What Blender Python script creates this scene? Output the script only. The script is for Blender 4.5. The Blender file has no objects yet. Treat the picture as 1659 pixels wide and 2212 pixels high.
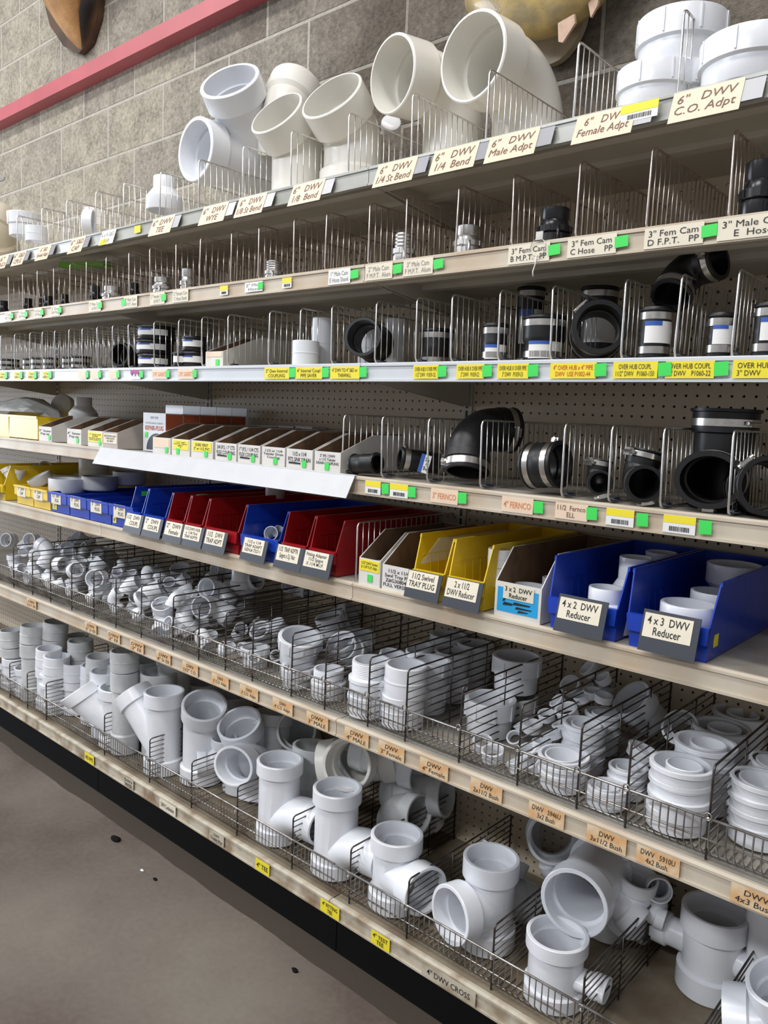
import bpy, bmesh, math, random
from mathutils import Vector, Matrix
random.seed(7)
PI = math.pi
C = bpy.context.scene.collection
SC = bpy.context.scene
# ------------------------------------------------------------------ camera
F = 1702.7
CX, CY = 829.5, 1106.0
CAMZ = 1.39
R = Matrix(((0.74683008, 0.10979407, -0.65588879),
            (0.66365519, -0.06001167, 0.74562752),
            (0.0425045, -0.99214105, -0.11768392))).transposed()   # world->cam rows (x right, y down, z forward)
RI = R.transposed()
cam_data = bpy.data.cameras.new('camera')
cam_data.sensor_fit = 'VERTICAL'; cam_data.sensor_height = 24.0; cam_data.sensor_width = 18.0
cam_data.lens = 24.0 * F / 2212.0
cam_data.clip_start = 0.05; cam_data.clip_end = 60
cam = bpy.data.objects.new('camera', cam_data); C.objects.link(cam)
xr = RI @ Vector((1, 0, 0)); yu = RI @ Vector((0, -1, 0)); zb = RI @ Vector((0, 0, -1))
M = Matrix((xr, yu, zb)).transposed().to_4x4(); M.translation = Vector((0, 0, CAMZ))
cam.matrix_world = M
SC.camera = cam

def ray(x, y):
    return RI @ Vector((x - CX, y - CY, F))
def P(x, y, Y=None, Z=None, X=None):
    """point of the place that the photograph shows at (x, y), on the plane Y=, Z= or X="""
    r = ray(x, y)
    s = Y / r.y if Y is not None else ((Z - CAMZ) / r.z if Z is not None else X / r.x)
    return r * s + Vector((0, 0, CAMZ))

# ------------------------------------------------------------------ light
w = bpy.data.worlds.new('World'); SC.world = w; w.use_nodes = True
bg = w.node_tree.nodes['Background']; bg.inputs[0].default_value = (0.96, 0.96, 1.0, 1); bg.inputs[1].default_value = 0.40
def area(name, loc, size, size_y, power, color, target):
    l = bpy.data.lights.new(name, 'AREA'); l.shape = 'RECTANGLE'; l.size = size; l.size_y = size_y
    l.energy = power; l.color = color
    o = bpy.data.objects.new(name, l); C.objects.link(o); o.location = loc
    d = Vector(target) - Vector(loc)
    o.rotation_euler = d.to_track_quat('-Z', 'Y').to_euler(); return o
# rows of shop ceiling fluorescents over the aisle and daylight from the shop front at the far left
area('ceiling_tube_light', (-1.0, 0.1, 4.3), 2.4, 0.35, 66, (1.0, 0.97, 0.93), (-1.0, 0.35, 0))
area('ceiling_tube_light', (-4.6, 0.1, 4.3), 2.4, 0.35, 66, (1.0, 0.97, 0.93), (-4.6, 0.35, 0))
area('ceiling_tube_light', (-1.0, -3.2, 4.3), 2.4, 0.35, 125, (0.93, 0.96, 1.0), (-1.3, -1.5, 0))
area('ceiling_tube_light', (-4.6, -3.2, 4.3), 2.4, 0.35, 125, (0.93, 0.96, 1.0), (-4.4, -1.5, 0))
area('shop_front_daylight', (-9.5, -1.2, 2.0), 3.0, 2.6, 210, (0.80, 0.88, 1.0), (-2.5, 1.2, 1.2))
SC.view_settings.view_transform = 'Standard'; SC.view_settings.look = 'None'
SC.view_settings.gamma = 1.0; SC.view_settings.use_curve_mapping = False
SC.view_settings.exposure = 0.0

# ------------------------------------------------------------------ materials
def mat(name, col, rough=0.5, metal=0.0, var=0.0, vscale=20.0, col2=None, bump=0.0, bscale=200.0, spec=0.5, coat=0.0, lo=0.4, hi=0.65, detail=4.0):
    m = bpy.data.materials.new(name); m.use_nodes = True
    nt = m.node_tree; b = nt.nodes['Principled BSDF']
    b.inputs['Base Color'].default_value = (*col, 1); b.inputs['Roughness'].default_value = rough
    b.inputs['Metallic'].default_value = metal; b.inputs['Specular IOR Level'].default_value = spec
    b.inputs['Coat Weight'].default_value = coat
    tc = nt.nodes.new('ShaderNodeTexCoord')
    if col2 is None: col2 = tuple(c * (1 - max(var, .04)) for c in col)
    n = nt.nodes.new('ShaderNodeTexNoise'); n.inputs['Scale'].default_value = vscale; n.inputs['Detail'].default_value = detail
    cr = nt.nodes.new('ShaderNodeValToRGB')
    cr.color_ramp.elements[0].position = lo; cr.color_ramp.elements[1].position = hi
    cr.color_ramp.elements[0].color = (*col, 1); cr.color_ramp.elements[1].color = (*col2, 1)
    nt.links.new(tc.outputs['Object'], n.inputs['Vector']); nt.links.new(n.outputs['Fac'], cr.inputs['Fac'])
    nt.links.new(cr.outputs['Color'], b.inputs['Base Color'])
    if bump:
        n2 = nt.nodes.new('ShaderNodeTexNoise'); n2.inputs['Scale'].default_value = bscale; n2.inputs['Detail'].default_value = 3
        bp = nt.nodes.new('ShaderNodeBump'); bp.inputs['Strength'].default_value = bump; bp.inputs['Distance'].default_value = 0.004
        nt.links.new(tc.outputs['Object'], n2.inputs['Vector']); nt.links.new(n2.outputs['Fac'], bp.inputs['Height'])
        nt.links.new(bp.outputs['Normal'], b.inputs['Normal'])
    return m

PVC = mat('white_pvc', (0.80, 0.82, 0.86), 0.28, var=0.06, vscale=12)
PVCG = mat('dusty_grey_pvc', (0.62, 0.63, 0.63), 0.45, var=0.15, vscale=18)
PVCC = mat('cream_pvc', (0.80, 0.78, 0.72), 0.25, var=0.05, vscale=8)
PVCT = mat('tan_pvc', (0.55, 0.48, 0.36), 0.35)
RUB = mat('black_rubber', (0.006, 0.006, 0.007), 0.40, var=0.3, vscale=30)
BLKP = mat('black_plastic', (0.012, 0.012, 0.014), 0.25)
STEEL = mat('stainless_steel', (0.62, 0.60, 0.56), 0.28, 1.0, var=0.2, vscale=60)
ALU = mat('cast_aluminium', (0.66, 0.65, 0.63), 0.35, 1.0, var=0.2, vscale=50)
CHROME = mat('chrome_wire', (0.86, 0.84, 0.81), 0.3, 1.0, var=0.2, vscale=40)
CHROMED = mat('brownish_zinc_wire', (0.84, 0.73, 0.66), 0.32, 1.0, var=0.3, vscale=30)
DWIRE = mat('dull_dark_wire', (0.15, 0.14, 0.135), 0.42, 0.9, col2=(0.07, 0.055, 0.045), vscale=25)
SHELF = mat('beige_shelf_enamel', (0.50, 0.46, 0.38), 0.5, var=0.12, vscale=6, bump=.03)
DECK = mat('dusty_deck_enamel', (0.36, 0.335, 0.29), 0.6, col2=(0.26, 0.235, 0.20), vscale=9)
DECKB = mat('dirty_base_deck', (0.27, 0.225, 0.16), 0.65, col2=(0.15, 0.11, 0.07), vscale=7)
RAIL = mat('cream_price_rail', (0.58, 0.52, 0.42), 0.45, col2=(0.48, 0.38, 0.27), vscale=5)
RAILT = mat('clear_covered_price_rail', (0.50, 0.51, 0.47), 0.2, col2=(0.40, 0.40, 0.37), vscale=6)
RAILW = mat('white_price_rail', (0.62, 0.65, 0.68), 0.3, var=0.06, vscale=8)
RAILD = mat('stained_price_rail', (0.52, 0.47, 0.37), 0.55, col2=(0.25, 0.17, 0.10), vscale=14, lo=.45, hi=.7)
WHITEE = mat('white_enamel_strip', (0.62, 0.63, 0.65), 0.3)
KICK = mat('black_kick_plate', (0.003, 0.003, 0.003), 0.8, spec=0.15)
BLUE = mat('blue_bin_plastic', (0.012, 0.055, 0.46), 0.25, var=0.1)
RED = mat('red_bin_plastic', (0.36, 0.010, 0.014), 0.28, var=0.1)
YEL = mat('yellow_bin_plastic', (0.80, 0.56, 0.02), 0.3, var=0.08)
SLATE = mat('slate_label_holder', (0.036, 0.042, 0.055), 0.45)
CARDW = mat('white_carton_board', (0.72, 0.70, 0.66), 0.6, var=0.1, vscale=14)
CARDG = mat('dusty_carton_board', (0.50, 0.45, 0.41), 0.7, var=0.12, vscale=14)
CARDB = mat('brown_carton_board', (0.21, 0.125, 0.07), 0.8, var=0.2, vscale=25)
PAPER = mat('white_paper', (0.80, 0.80, 0.78), 0.55)
PAPERC = mat('cream_paper', (0.76, 0.70, 0.56), 0.55, var=.05)
PAPERP = mat('peach_paper', (0.80, 0.62, 0.46), 0.5, var=.05)
PAPERO = mat('orange_stained_paper', (0.66, 0.38, 0.17), 0.6, col2=(0.74, 0.60, 0.40), vscale=25)
PAPERY = mat('yellow_paper', (0.85, 0.72, 0.03), 0.5)
PAPERG = mat('neon_green_sticker', (0.05, 0.70, 0.10), 0.5)
PAPERB = mat('blue_paper', (0.03, 0.10, 0.42), 0.4)
PAPERM = mat('magenta_paper', (0.38, 0.03, 0.25), 0.5)
PAPERR = mat('rust_orange_print', (0.50, 0.12, 0.05), 0.5)
PLASTG = mat('grey_holder_plastic', (0.30, 0.30, 0.33), 0.3)
INK = mat('black_ink', (0.012, 0.012, 0.014), 0.6)
INKB = mat('brown_ink', (0.16, 0.09, 0.06), 0.6)
INKG = mat('grey_ink', (0.30, 0.28, 0.26), 0.6)
INKR = mat('red_ink', (0.55, 0.03, 0.03), 0.6)
INKO = mat('orange_ink', (0.72, 0.24, 0.08), 0.6)
CYAN = mat('cyan_print', (0.02, 0.36, 0.72), 0.4)
GREEN = mat('lime_green_plastic', (0.13, 0.42, 0.02), 0.3)
REDBEAM = mat('red_painted_steel', (0.50, 0.11, 0.13), 0.5, var=0.15, vscale=3)
WOOD = mat('dark_walnut_plaque', (0.09, 0.045, 0.02), 0.35, col2=(0.04, 0.02, 0.01), vscale=8)
PLAQ = mat('bronze_plaque', (0.34, 0.28, 0.19), 0.45, var=0.2)
FUR = mat('tan_fur', (0.50, 0.28, 0.11), 0.8, col2=(0.30, 0.14, 0.05), vscale=9, bump=.4, bscale=160)
FISHM = mat('golden_fish_skin', (0.50, 0.36, 0.13), 0.25, col2=(0.28, 0.22, 0.11), vscale=16, coat=.3, bump=.15, bscale=220)
FIN = mat('pinkish_fish_fin', (0.50, 0.33, 0.23), 0.4, var=.2, vscale=60)
POLY = mat('cloudy_plastic_bag', (0.42, 0.43, 0.42), 0.25, var=.25, vscale=14)

def nodes_mat(name, rough):
    m = bpy.data.materials.new(name); m.use_nodes = True; nt = m.node_tree
    b = nt.nodes['Principled BSDF']; b.inputs['Roughness'].default_value = rough
    return m, nt, b
def mth(nt, op, a, b=None, c=None):
    n = nt.nodes.new('ShaderNodeMath'); n.operation = op
    for i, v in enumerate((a, b, c)):
        if v is None: continue
        if isinstance(v, (int, float)): n.inputs[i].default_value = v
        else: nt.links.new(v, n.inputs[i])
    return n.outputs[0]
# perforated board: real see-through holes one inch apart
def pegmat(name, col, col2):
    m, nt, b = nodes_mat(name, 0.55)
    tc = nt.nodes.new('ShaderNodeTexCoord'); sp = nt.nodes.new('ShaderNodeSeparateXYZ')
    nt.links.new(tc.outputs['Object'], sp.inputs[0])
    fx = mth(nt, 'SUBTRACT', mth(nt, 'FRACT', mth(nt, 'MULTIPLY', sp.outputs[0], 1 / .0256)), 0.5)
    fz = mth(nt, 'SUBTRACT', mth(nt, 'FRACT', mth(nt, 'MULTIPLY', sp.outputs[2], 1 / .0256)), 0.5)
    d = mth(nt, 'ADD', mth(nt, 'MULTIPLY', fx, fx), mth(nt, 'MULTIPLY', fz, fz))
    hole = mth(nt, 'LESS_THAN', d, 0.0155)
    n = nt.nodes.new('ShaderNodeTexNoise'); n.inputs['Scale'].default_value = 3
    cr = nt.nodes.new('ShaderNodeValToRGB'); cr.color_ramp.elements[0].color = (*col, 1); cr.color_ramp.elements[1].color = (*col2, 1)
    cr.color_ramp.elements[0].position = .35; cr.color_ramp.elements[1].position = .7
    nt.links.new(tc.outputs['Object'], n.inputs[0]); nt.links.new(n.outputs[0], cr.inputs[0]); nt.links.new(cr.outputs[0], b.inputs[0])
    al = mth(nt, 'SUBTRACT', 1.0, hole); nt.links.new(al, b.inputs['Alpha'])
    return m
PEG = pegmat('beige_pegboard', (0.60, 0.50, 0.37), (0.50, 0.42, 0.31))
# concrete block wall
BRICKLOC = (24.724, 23.0335)
def blockmat():
    m, nt, b = nodes_mat('concrete_block_wall', 0.85)
    tc = nt.nodes.new('ShaderNodeTexCoord'); sx = nt.nodes.new('ShaderNodeSeparateXYZ'); nt.links.new(tc.outputs['Object'], sx.inputs[0])
    mp = nt.nodes.new('ShaderNodeCombineXYZ'); nt.links.new(mth(nt, 'ADD', sx.outputs[0], BRICKLOC[0]), mp.inputs[0]); nt.links.new(mth(nt, 'ADD', sx.outputs[2], BRICKLOC[1]), mp.inputs[1])
    br = nt.nodes.new('ShaderNodeTexBrick'); nt.links.new(mp.outputs[0], br.inputs['Vector'])
    br.inputs['Scale'].default_value = 1.0; br.inputs['Brick Width'].default_value = 0.435; br.inputs['Row Height'].default_value = 0.2145
    br.inputs['Mortar Size'].default_value = 0.007; br.inputs['Mortar Smooth'].default_value = 0.35
    br.inputs['Color1'].default_value = (0, 0, 0, 1); br.inputs['Color2'].default_value = (1, 1, 1, 1); br.inputs['Mortar'].default_value = (.5, .5, .5, 1)
    big = nt.nodes.new('ShaderNodeTexNoise'); big.inputs['Scale'].default_value = 0.9; big.inputs['Detail'].default_value = 2; nt.links.new(tc.outputs['Object'], big.inputs[0])
    sp = nt.nodes.new('ShaderNodeSeparateXYZ'); nt.links.new(tc.outputs['Object'], sp.inputs[0])
    # blocks get darker and browner towards the right
    g = mth(nt, 'ADD', mth(nt, 'MULTIPLY', sp.outputs[0], 0.33), 1.2)
    g = mth(nt, 'ADD', g, mth(nt, 'MULTIPLY', mth(nt, 'SUBTRACT', big.outputs[0], .5), 1.4))
    g = mth(nt, 'ADD', g, mth(nt, 'MULTIPLY', mth(nt, 'SUBTRACT', br.outputs['Color'], .5), 0.35))
    cr = nt.nodes.new('ShaderNodeValToRGB'); e = cr.color_ramp.elements
    e[0].position = 0.0; e[0].color = (0.50, 0.455, 0.36, 1); e[1].position = 0.85; e[1].color = (0.15, 0.122, 0.092, 1)
    x = e.new(0.40); x.color = (0.37, 0.335, 0.28, 1)
    nt.links.new(g, cr.inputs[0])
    fine = nt.nodes.new('ShaderNodeTexNoise'); fine.inputs['Scale'].default_value = 60; fine.inputs['Detail'].default_value = 6; fine.inputs['Roughness'].default_value = .7; nt.links.new(tc.outputs['Object'], fine.inputs[0])
    mid = nt.nodes.new('ShaderNodeTexNoise'); mid.inputs['Scale'].default_value = 9; mid.inputs['Detail'].default_value = 5; nt.links.new(tc.outputs['Object'], mid.inputs[0])
    f2 = mth(nt, 'ADD', mth(nt, 'MULTIPLY', fine.outputs[0], 1.3), mth(nt, 'MULTIPLY', mid.outputs[0], 0.75))
    f2 = mth(nt, 'SUBTRACT', mth(nt, 'MULTIPLY', f2, 1.35), 0.47); f2 = mth(nt, 'MAXIMUM', f2, 0.15)
    mx = nt.nodes.new('ShaderNodeMix'); mx.data_type = 'RGBA'; mx.blend_type = 'MULTIPLY'; mx.inputs[0].default_value = 1
    nt.links.new(cr.outputs[0], mx.inputs[6])
    cmb = nt.nodes.new('ShaderNodeCombineXYZ')
    for i in range(3): nt.links.new(f2, cmb.inputs[i])
    nt.links.new(cmb.outputs[0], mx.inputs[7])
    m2 = nt.nodes.new('ShaderNodeMix'); m2.data_type = 'RGBA'
    mo = nt.nodes.new('ShaderNodeTexNoise'); mo.inputs['Scale'].default_value = 4; nt.links.new(tc.outputs['Object'], mo.inputs[0])
    fac = mth(nt, 'MULTIPLY', br.outputs['Fac'], mth(nt, 'MULTIPLY', mth(nt, 'SUBTRACT', 1.25, g), 1.1)); fac = mth(nt, 'MINIMUM', mth(nt, 'MAXIMUM', fac, 0.0), 0.85)
    nt.links.new(fac, m2.inputs[0])
    nt.links.new(mx.outputs[2], m2.inputs[6]); m2.inputs[7].default_value = (0.66, 0.62, 0.54, 1)
    nt.links.new(m2.outputs[2], b.inputs[0])
    h = mth(nt, 'SUBTRACT', mth(nt, 'MULTIPLY', fine.outputs[0], 0.8), mth(nt, 'MULTIPLY', br.outputs['Fac'], 0.35))
    bp = nt.nodes.new('ShaderNodeBump'); bp.inputs['Strength'].default_value = 1.0; bp.inputs['Distance'].default_value = .02
    nt.links.new(h, bp.inputs['Height']); nt.links.new(bp.outputs[0], b.inputs['Normal'])
    return m
WALLM = blockmat()
def floormat():
    m, nt, b = nodes_mat('stained_concrete_floor', 0.5)
    tc = nt.nodes.new('ShaderNodeTexCoord'); sp = nt.nodes.new('ShaderNodeSeparateXYZ'); nt.links.new(tc.outputs['Object'], sp.inputs[0])
    n1 = nt.nodes.new('ShaderNodeTexNoise'); n1.inputs['Scale'].default_value = 1.6; n1.inputs['Detail'].default_value = 6; nt.links.new(tc.outputs['Object'], n1.inputs[0])
    n2 = nt.nodes.new('ShaderNodeTexNoise'); n2.inputs['Scale'].default_value = 60; n2.inputs['Detail'].default_value = 4; nt.links.new(tc.outputs['Object'], n2.inputs[0])
    cr = nt.nodes.new('ShaderNodeValToRGB'); e = cr.color_ramp.elements
    e[0].position = .36; e[0].color = (0.098, 0.073, 0.060, 1); e[1].position = .68; e[1].color = (0.20, 0.178, 0.145, 1)
    x = e.new(.5); x.color = (0.145, 0.120, 0.100, 1)
    s = mth(nt, 'ADD', mth(nt, 'MULTIPLY', n1.outputs[0], .85), mth(nt, 'MULTIPLY', n2.outputs[0], .15))
    nt.links.new(s, cr.inputs[0])
    # darker strip along the foot of the shelving, with a wobbly edge
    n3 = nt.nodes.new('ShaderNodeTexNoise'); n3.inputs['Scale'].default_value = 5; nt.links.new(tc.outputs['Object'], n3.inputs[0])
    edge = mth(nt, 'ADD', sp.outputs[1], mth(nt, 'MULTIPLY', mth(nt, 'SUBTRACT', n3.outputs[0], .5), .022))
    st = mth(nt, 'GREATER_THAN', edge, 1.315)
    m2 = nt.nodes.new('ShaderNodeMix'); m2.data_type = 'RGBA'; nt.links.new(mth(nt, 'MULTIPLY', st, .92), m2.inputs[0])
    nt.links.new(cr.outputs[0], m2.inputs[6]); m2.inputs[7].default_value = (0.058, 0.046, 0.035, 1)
    nt.links.new(m2.outputs[2], b.inputs[0])
    bp = nt.nodes.new('ShaderNodeBump'); bp.inputs['Strength'].default_value = .15; bp.inputs['Distance'].default_value = .003
    nt.links.new(n2.outputs[0], bp.inputs['Height']); nt.links.new(bp.outputs[0], b.inputs['Normal'])
    return m
FLOORM = floormat()
# ------------------------------------------------------------------ mesh helpers
class MB:
    def __init__(s): s.v = []; s.f = []; s.sm = []
    def add(s, vs, fs, smooth=False):
        o = len(s.v); s.v += [Vector(v) for v in vs]; s.f += [tuple(i + o for i in f) for f in fs]; s.sm += [smooth] * len(fs); return s
    def box(s, a, b):
        (x0, y0, z0), (x1, y1, z1) = a, b
        return s.add([(x0, y0, z0), (x1, y0, z0), (x1, y1, z0), (x0, y1, z0), (x0, y0, z1), (x1, y0, z1), (x1, y1, z1), (x0, y1, z1)],
                     [(0, 3, 2, 1), (4, 5, 6, 7), (0, 1, 5, 4), (1, 2, 6, 5), (2, 3, 7, 6), (3, 0, 4, 7)])
    def prism(s, pts, vec):
        """closed polygon of 3D points extruded along vec"""
        n = len(pts); vec = Vector(vec); pts = [Vector(p) for p in pts]
        fs = [tuple(range(n))[::-1], tuple(range(n, 2 * n))] + [(i, (i + 1) % n, n + (i + 1) % n, n + i) for i in range(n)]
        return s.add(pts + [p + vec for p in pts], fs)
    def rings(s, rs, caps=False, loop=False, smooth=True):
        """rs: list of rings (equal length lists of points)"""
        n = len(rs[0]); vs = [p for r in rs for p in r]; fs = []
        m = len(rs)
        for k in range(m if loop else m - 1):
            a = k * n; b = ((k + 1) % m) * n
            for i in range(n):
                j = (i + 1) % n; fs.append((a + i, a + j, b + j, b + i))
        o = len(s.v); s.add(vs, fs, smooth)
        if caps:
            s.f.append(tuple(o + i for i in range(n))[::-1]); s.f.append(tuple(o + (m - 1) * n + i for i in range(n))); s.sm += [False, False]
        return s
    def tube(s, pts, r, seg=6, closed=False, caps=True):
        pts = [Vector(p) for p in pts]; n = len(pts); rs = []
        up = None
        for i in range(n):
            if closed: t = pts[(i + 1) % n] - pts[i - 1]
            else: t = pts[min(i + 1, n - 1)] - pts[max(i - 1, 0)]
            t.normalize()
            if up is None:
                up = Vector((0, 0, 1)) if abs(t.z) < .9 else Vector((1, 0, 0))
            x = up.cross(t).normalized(); y = t.cross(x); up = y
            rs.append([pts[i] + x * r * math.cos(2 * PI * k / seg) + y * r * math.sin(2 * PI * k / seg) for k in range(seg)])
        return s.rings(rs, caps=caps and not closed, loop=closed)
    def bar(s, a, b, r, seg=6): return s.tube([a, b], r, seg)
    def sweep(s, st, seg=32, caps=True, loop=False):
        """st: stations (pos, tangent, radius); frames keep local y"""
        rs = []
        for p, t, r in st:
            t = Vector(t).normalized(); y = Vector((0, 1, 0))
            if abs(t.dot(y)) > .95: y = Vector((0, 0, 1))
            x = y.cross(t).normalized(); y2 = t.cross(x)
            rs.append([Vector(p) + x * r * math.cos(2 * PI * k / seg) + y2 * r * math.sin(2 * PI * k / seg) for k in range(seg)])
        return s.rings(rs, caps=caps, loop=loop)
    def xf(s, m, start=0):
        for i in range(start, len(s.v)): s.v[i] = m @ s.v[i]
        return s
    def mesh(s, name, m, auto=True):
        me = bpy.data.meshes.new(name); me.from_pydata([tuple(v) for v in s.v], [], s.f)
        me.polygons.foreach_set('use_smooth', s.sm); me.update()
        if m: me.materials.append(m)
        return me
    def build(s, name, m, parent=None, **k):
        me = s.mesh(name, m); return link(name, me, parent)
def sharp(me, ang=35):
    bm = bmesh.new(); bm.from_mesh(me); bmesh.ops.recalc_face_normals(bm, faces=bm.faces)
    for f in bm.faces: f.smooth = True
    for e in bm.edges:
        e.smooth = not (len(e.link_faces) == 2 and e.calc_face_angle(0) > math.radians(ang))
    bm.to_mesh(me); bm.free(); return me
def link(name, me, parent=None, loc=None, rot=None):
    o = bpy.data.objects.new(name, me); C.objects.link(o)
    if parent: o.parent = parent
    if loc is not None: o.location = loc
    if rot is not None: o.rotation_euler = rot
    return o
SEEN = {}
def tag(o, label, cat, group=None):
    o['label'] = label; o['category'] = cat
    if group: o['group'] = group
    SEEN.setdefault(label, []).append(o.name); return o
def thing(name, label, cat, loc=(0, 0, 0), rotz=0, group=None):
    o = bpy.data.objects.new(name, None); C.objects.link(o); o.empty_display_size = .05
    o.location = loc; o.rotation_euler = (0, 0, rotz); return tag(o, label, cat, group)
def struct(o): o['kind'] = 'structure'; return o
def dup(root, label, group=None, mw=None):
    r = root.copy(); C.objects.link(r); 
    if mw is not None: r.matrix_world = mw
    for ch in list(root.children):
        c = ch.copy(); C.objects.link(c); c.parent = r
        for g in list(ch.children):
            d = g.copy(); C.objects.link(d); d.parent = c
    tag(r, label, root['category'], group or root.get('group')); return r
TXT = {}
def text_mesh(body, bold=0.0, shear=0.0, space=1.0):
    key = (body, bold, shear, space)
    if key in TXT: return TXT[key]
    cu = bpy.data.curves.new('lettering', 'FONT'); cu.body = body; cu.size = 1.0; cu.align_x = 'CENTER'; cu.align_y = 'CENTER'
    cu.offset = bold; cu.shear = shear; cu.resolution_u = 2; cu.space_line = 0.95; cu.space_character = space
    o = bpy.data.objects.new('tmp', cu)
    me = bpy.data.meshes.new_from_object(o); bpy.data.objects.remove(o); bpy.data.curves.remove(cu)
    xs = [v.co.x for v in me.vertices]; ys = [v.co.y for v in me.vertices]
    cx, cy = (min(xs) + max(xs)) / 2, (min(ys) + max(ys)) / 2
    for v in me.vertices: v.co.x -= cx; v.co.y -= cy
    TXT[key] = (me, max(xs) - min(xs), max(ys) - min(ys)); return TXT[key]
def lettering(body, parent, width, height, m, loc=(0, 0, 0), rot=(PI / 2, 0, 0), bold=0.0, shear=0.0, stretch=True):
    """flat letters fitted in width x height, on the plane of parent, facing -Y by default"""
    me, w0, h0 = text_mesh(body, bold, shear)
    me = me.copy(); me.materials.clear(); me.materials.append(m)
    sx, sy = width / w0, height / h0
    if not stretch: sx = sy = min(sx, sy)
    for v in me.vertices: v.co.x *= sx; v.co.y *= sy
    return link('lettering', me, parent, loc, rot)
def frame(a, b):
    a = Vector(a).normalized(); b = Vector(b); b = (b - a * b.dot(a))
    if b.length < 1e-6: b = a.orthogonal()
    b.normalize(); return Matrix((b, a.cross(b), a)).transposed()
# ------------------------------------------------------------------ levels
YF, YB, YFB, YW = 1.40, 1.84, 1.36, 1.905
LV = {1: 1.970, 2: 1.749, 3: 1.518, 4: 1.246, 5: 0.981, 6: 0.640, 7: 0.159}
LN = {1: 'top shelf', 2: 'second shelf from the top', 3: 'third shelf from the top', 4: 'fourth shelf from the top', 5: 'plastic bin shelf',
      6: 'upper wire basket shelf', 7: 'bottom basket shelf'}
JX = [-4.98, -3.76, -2.54, -1.32, -0.10]
SECN = ['far left', 'left', 'middle', 'right']
# ------------------------------------------------------------------ room
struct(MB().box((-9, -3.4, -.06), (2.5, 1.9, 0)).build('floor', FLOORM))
struct(MB().box((-9, YW, 0), (2.5, YW + .2, 4.4)).build('wall_back', WALLM))
struct(MB().box((-9, YW - .065, 2.830), (2.5, YW, 2.890)).build('trim_1', REDBEAM))
# ------------------------------------------------------------------ shelving run
for i in range(4):
    x0, x1 = JX[i], JX[i + 1]
    o = MB().box((x0 + .018, YB, .10), (x1 - .018, YB + .006, 1.955)).build('pegboard_panel', PEG)
    tag(o, 'beige perforated back panel of the %s shelving section' % SECN[i], 'pegboard')
for i, x in enumerate(JX):
    b = MB().box((x - .017, YB - .004, 0), (x + .017, YB + .03, 1.965))
    t = thing('shelving_upright', 'beige slotted steel upright at the %s joint of the shelving' % ['far left outer', 'far left', 'left', 'middle', 'right'][i], 'upright', (0, 0, 0))
    b.build('post', SHELF, t)
    s_ = MB()
    z = .2
    while z < 1.94:
        s_.box((x - .0035, YB - .0052, z), (x + .0035, YB - .0038, z + .019)); z += .0256
    s_.build('slots', INK, t)
for i in range(4):
    x0, x1 = JX[i], JX[i + 1]
    for k in range(1, 8):
        z = LV[k]; yf = YFB if k >= 6 else YF
        t = thing('gondola_shelf', 'beige steel shelf of the %s section, %s' % (SECN[i], LN[k]), 'shelf', (x0, yf, z), 0, 'steel shelves of the gondola run')
        W = x1 - x0 - .002
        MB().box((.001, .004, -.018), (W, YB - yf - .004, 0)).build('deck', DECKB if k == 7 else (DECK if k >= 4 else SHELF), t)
        rm = {1: RAILT, 2: RAIL, 3: RAILW, 4: RAIL, 5: RAIL, 6: RAIL, 7: RAILD}[k]
        if k == 2 and i == 2: rm = RAIL
        hh = .042
        r = MB().prism([(.001, -.004, -hh), (.001, -.004, -.003), (.001, .000, .002), (.001, .007, .002), (.001, .007, -hh)], (W, 0, 0))
        r.prism([(.001, -.008, -hh), (.001, -.008, -hh + .005), (.001, -.004, -hh + .005), (.001, -.004, -hh)], (W, 0, 0))
        r.prism([(.001, -.0075, -.006), (.001, -.0075, -.001), (.001, -.003, .002), (.001, -.003, -.006)], (W, 0, 0))
        r.build('price_rail', rm, t)
        if k <= 6:
            u = MB()
            u.box((.001, .03, -.040), (W, .06, -.018)); u.box((.001, .20, -.030), (W, .23, -.018))
            u.build('stiffener', SHELF, t)
            for xx in (.006, W - .009):
                MB().prism([(xx, .01, -.018), (xx, .01, -.036), (xx, YB - yf - .01, -.085), (xx, YB - yf - .01, -.018)], (.003, 0, 0)).build('bracket', SHELF, t)
        else:
            MB().box((.001, .025, -z), (W, .035, -.018)).build('kick_plate', KICK, t)
# white cover strip over part of the fourth shelf rail
b = MB().prism([(0, 0, 0), (0, -.002, 0), (0, -.030, -.052), (0, -.028, -.053)], (1.215, 0, 0))
b.prism([(0, .004, .0035), (0, -.002, .0015), (0, -.002, -.002), (0, .004, .002)], (1.215, 0, 0))
o = b.build('label_cover_strip', WHITEE); o.location = (-2.537, YF - .009, LV[4] + .001)
tag(o, 'white sloping cover strip along the front of the fourth shelf, middle section', 'cover strip')

# ------------------------------------------------------------------ upper chrome dividers
def divider_meshes(L, H, n, r):
    f = MB(); c = .010
    f.tube([(0, 0, c), (0, 0, H - c), (0, c * .3, H - c * .3), (0, c, H), (0, L - c, H), (0, L - c * .3, H - c * .3), (0, L, H - c), (0, L, c), (0, L - c * .3, c * .3), (0, L - c, 0), (0, c, 0), (0, c * .3, c * .3)], r, 6, closed=True)
    g = MB()
    for i in range(1, n): g.bar((0, L * i / n, 0), (0, L * i / n, H), .00125, 5)
    h = MB().tube([(0, .01, .004), (.012, .014, .002), (.012, .035, .002), (-.012, .04, .002), (0, .05, .004)], .0016, 5)
    h.box((-.006, .012, 0), (.006, .034, .007))
    return f, g, h
DV = {}
for nm, m in (('a', CHROME), ('b', CHROMED)):
    f, g, h = divider_meshes(.40, .145, 19, .0024)
    DV[nm] = (f.mesh('frame', m), g.mesh('rods', m), h.mesh('clip', SLATE))
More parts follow.
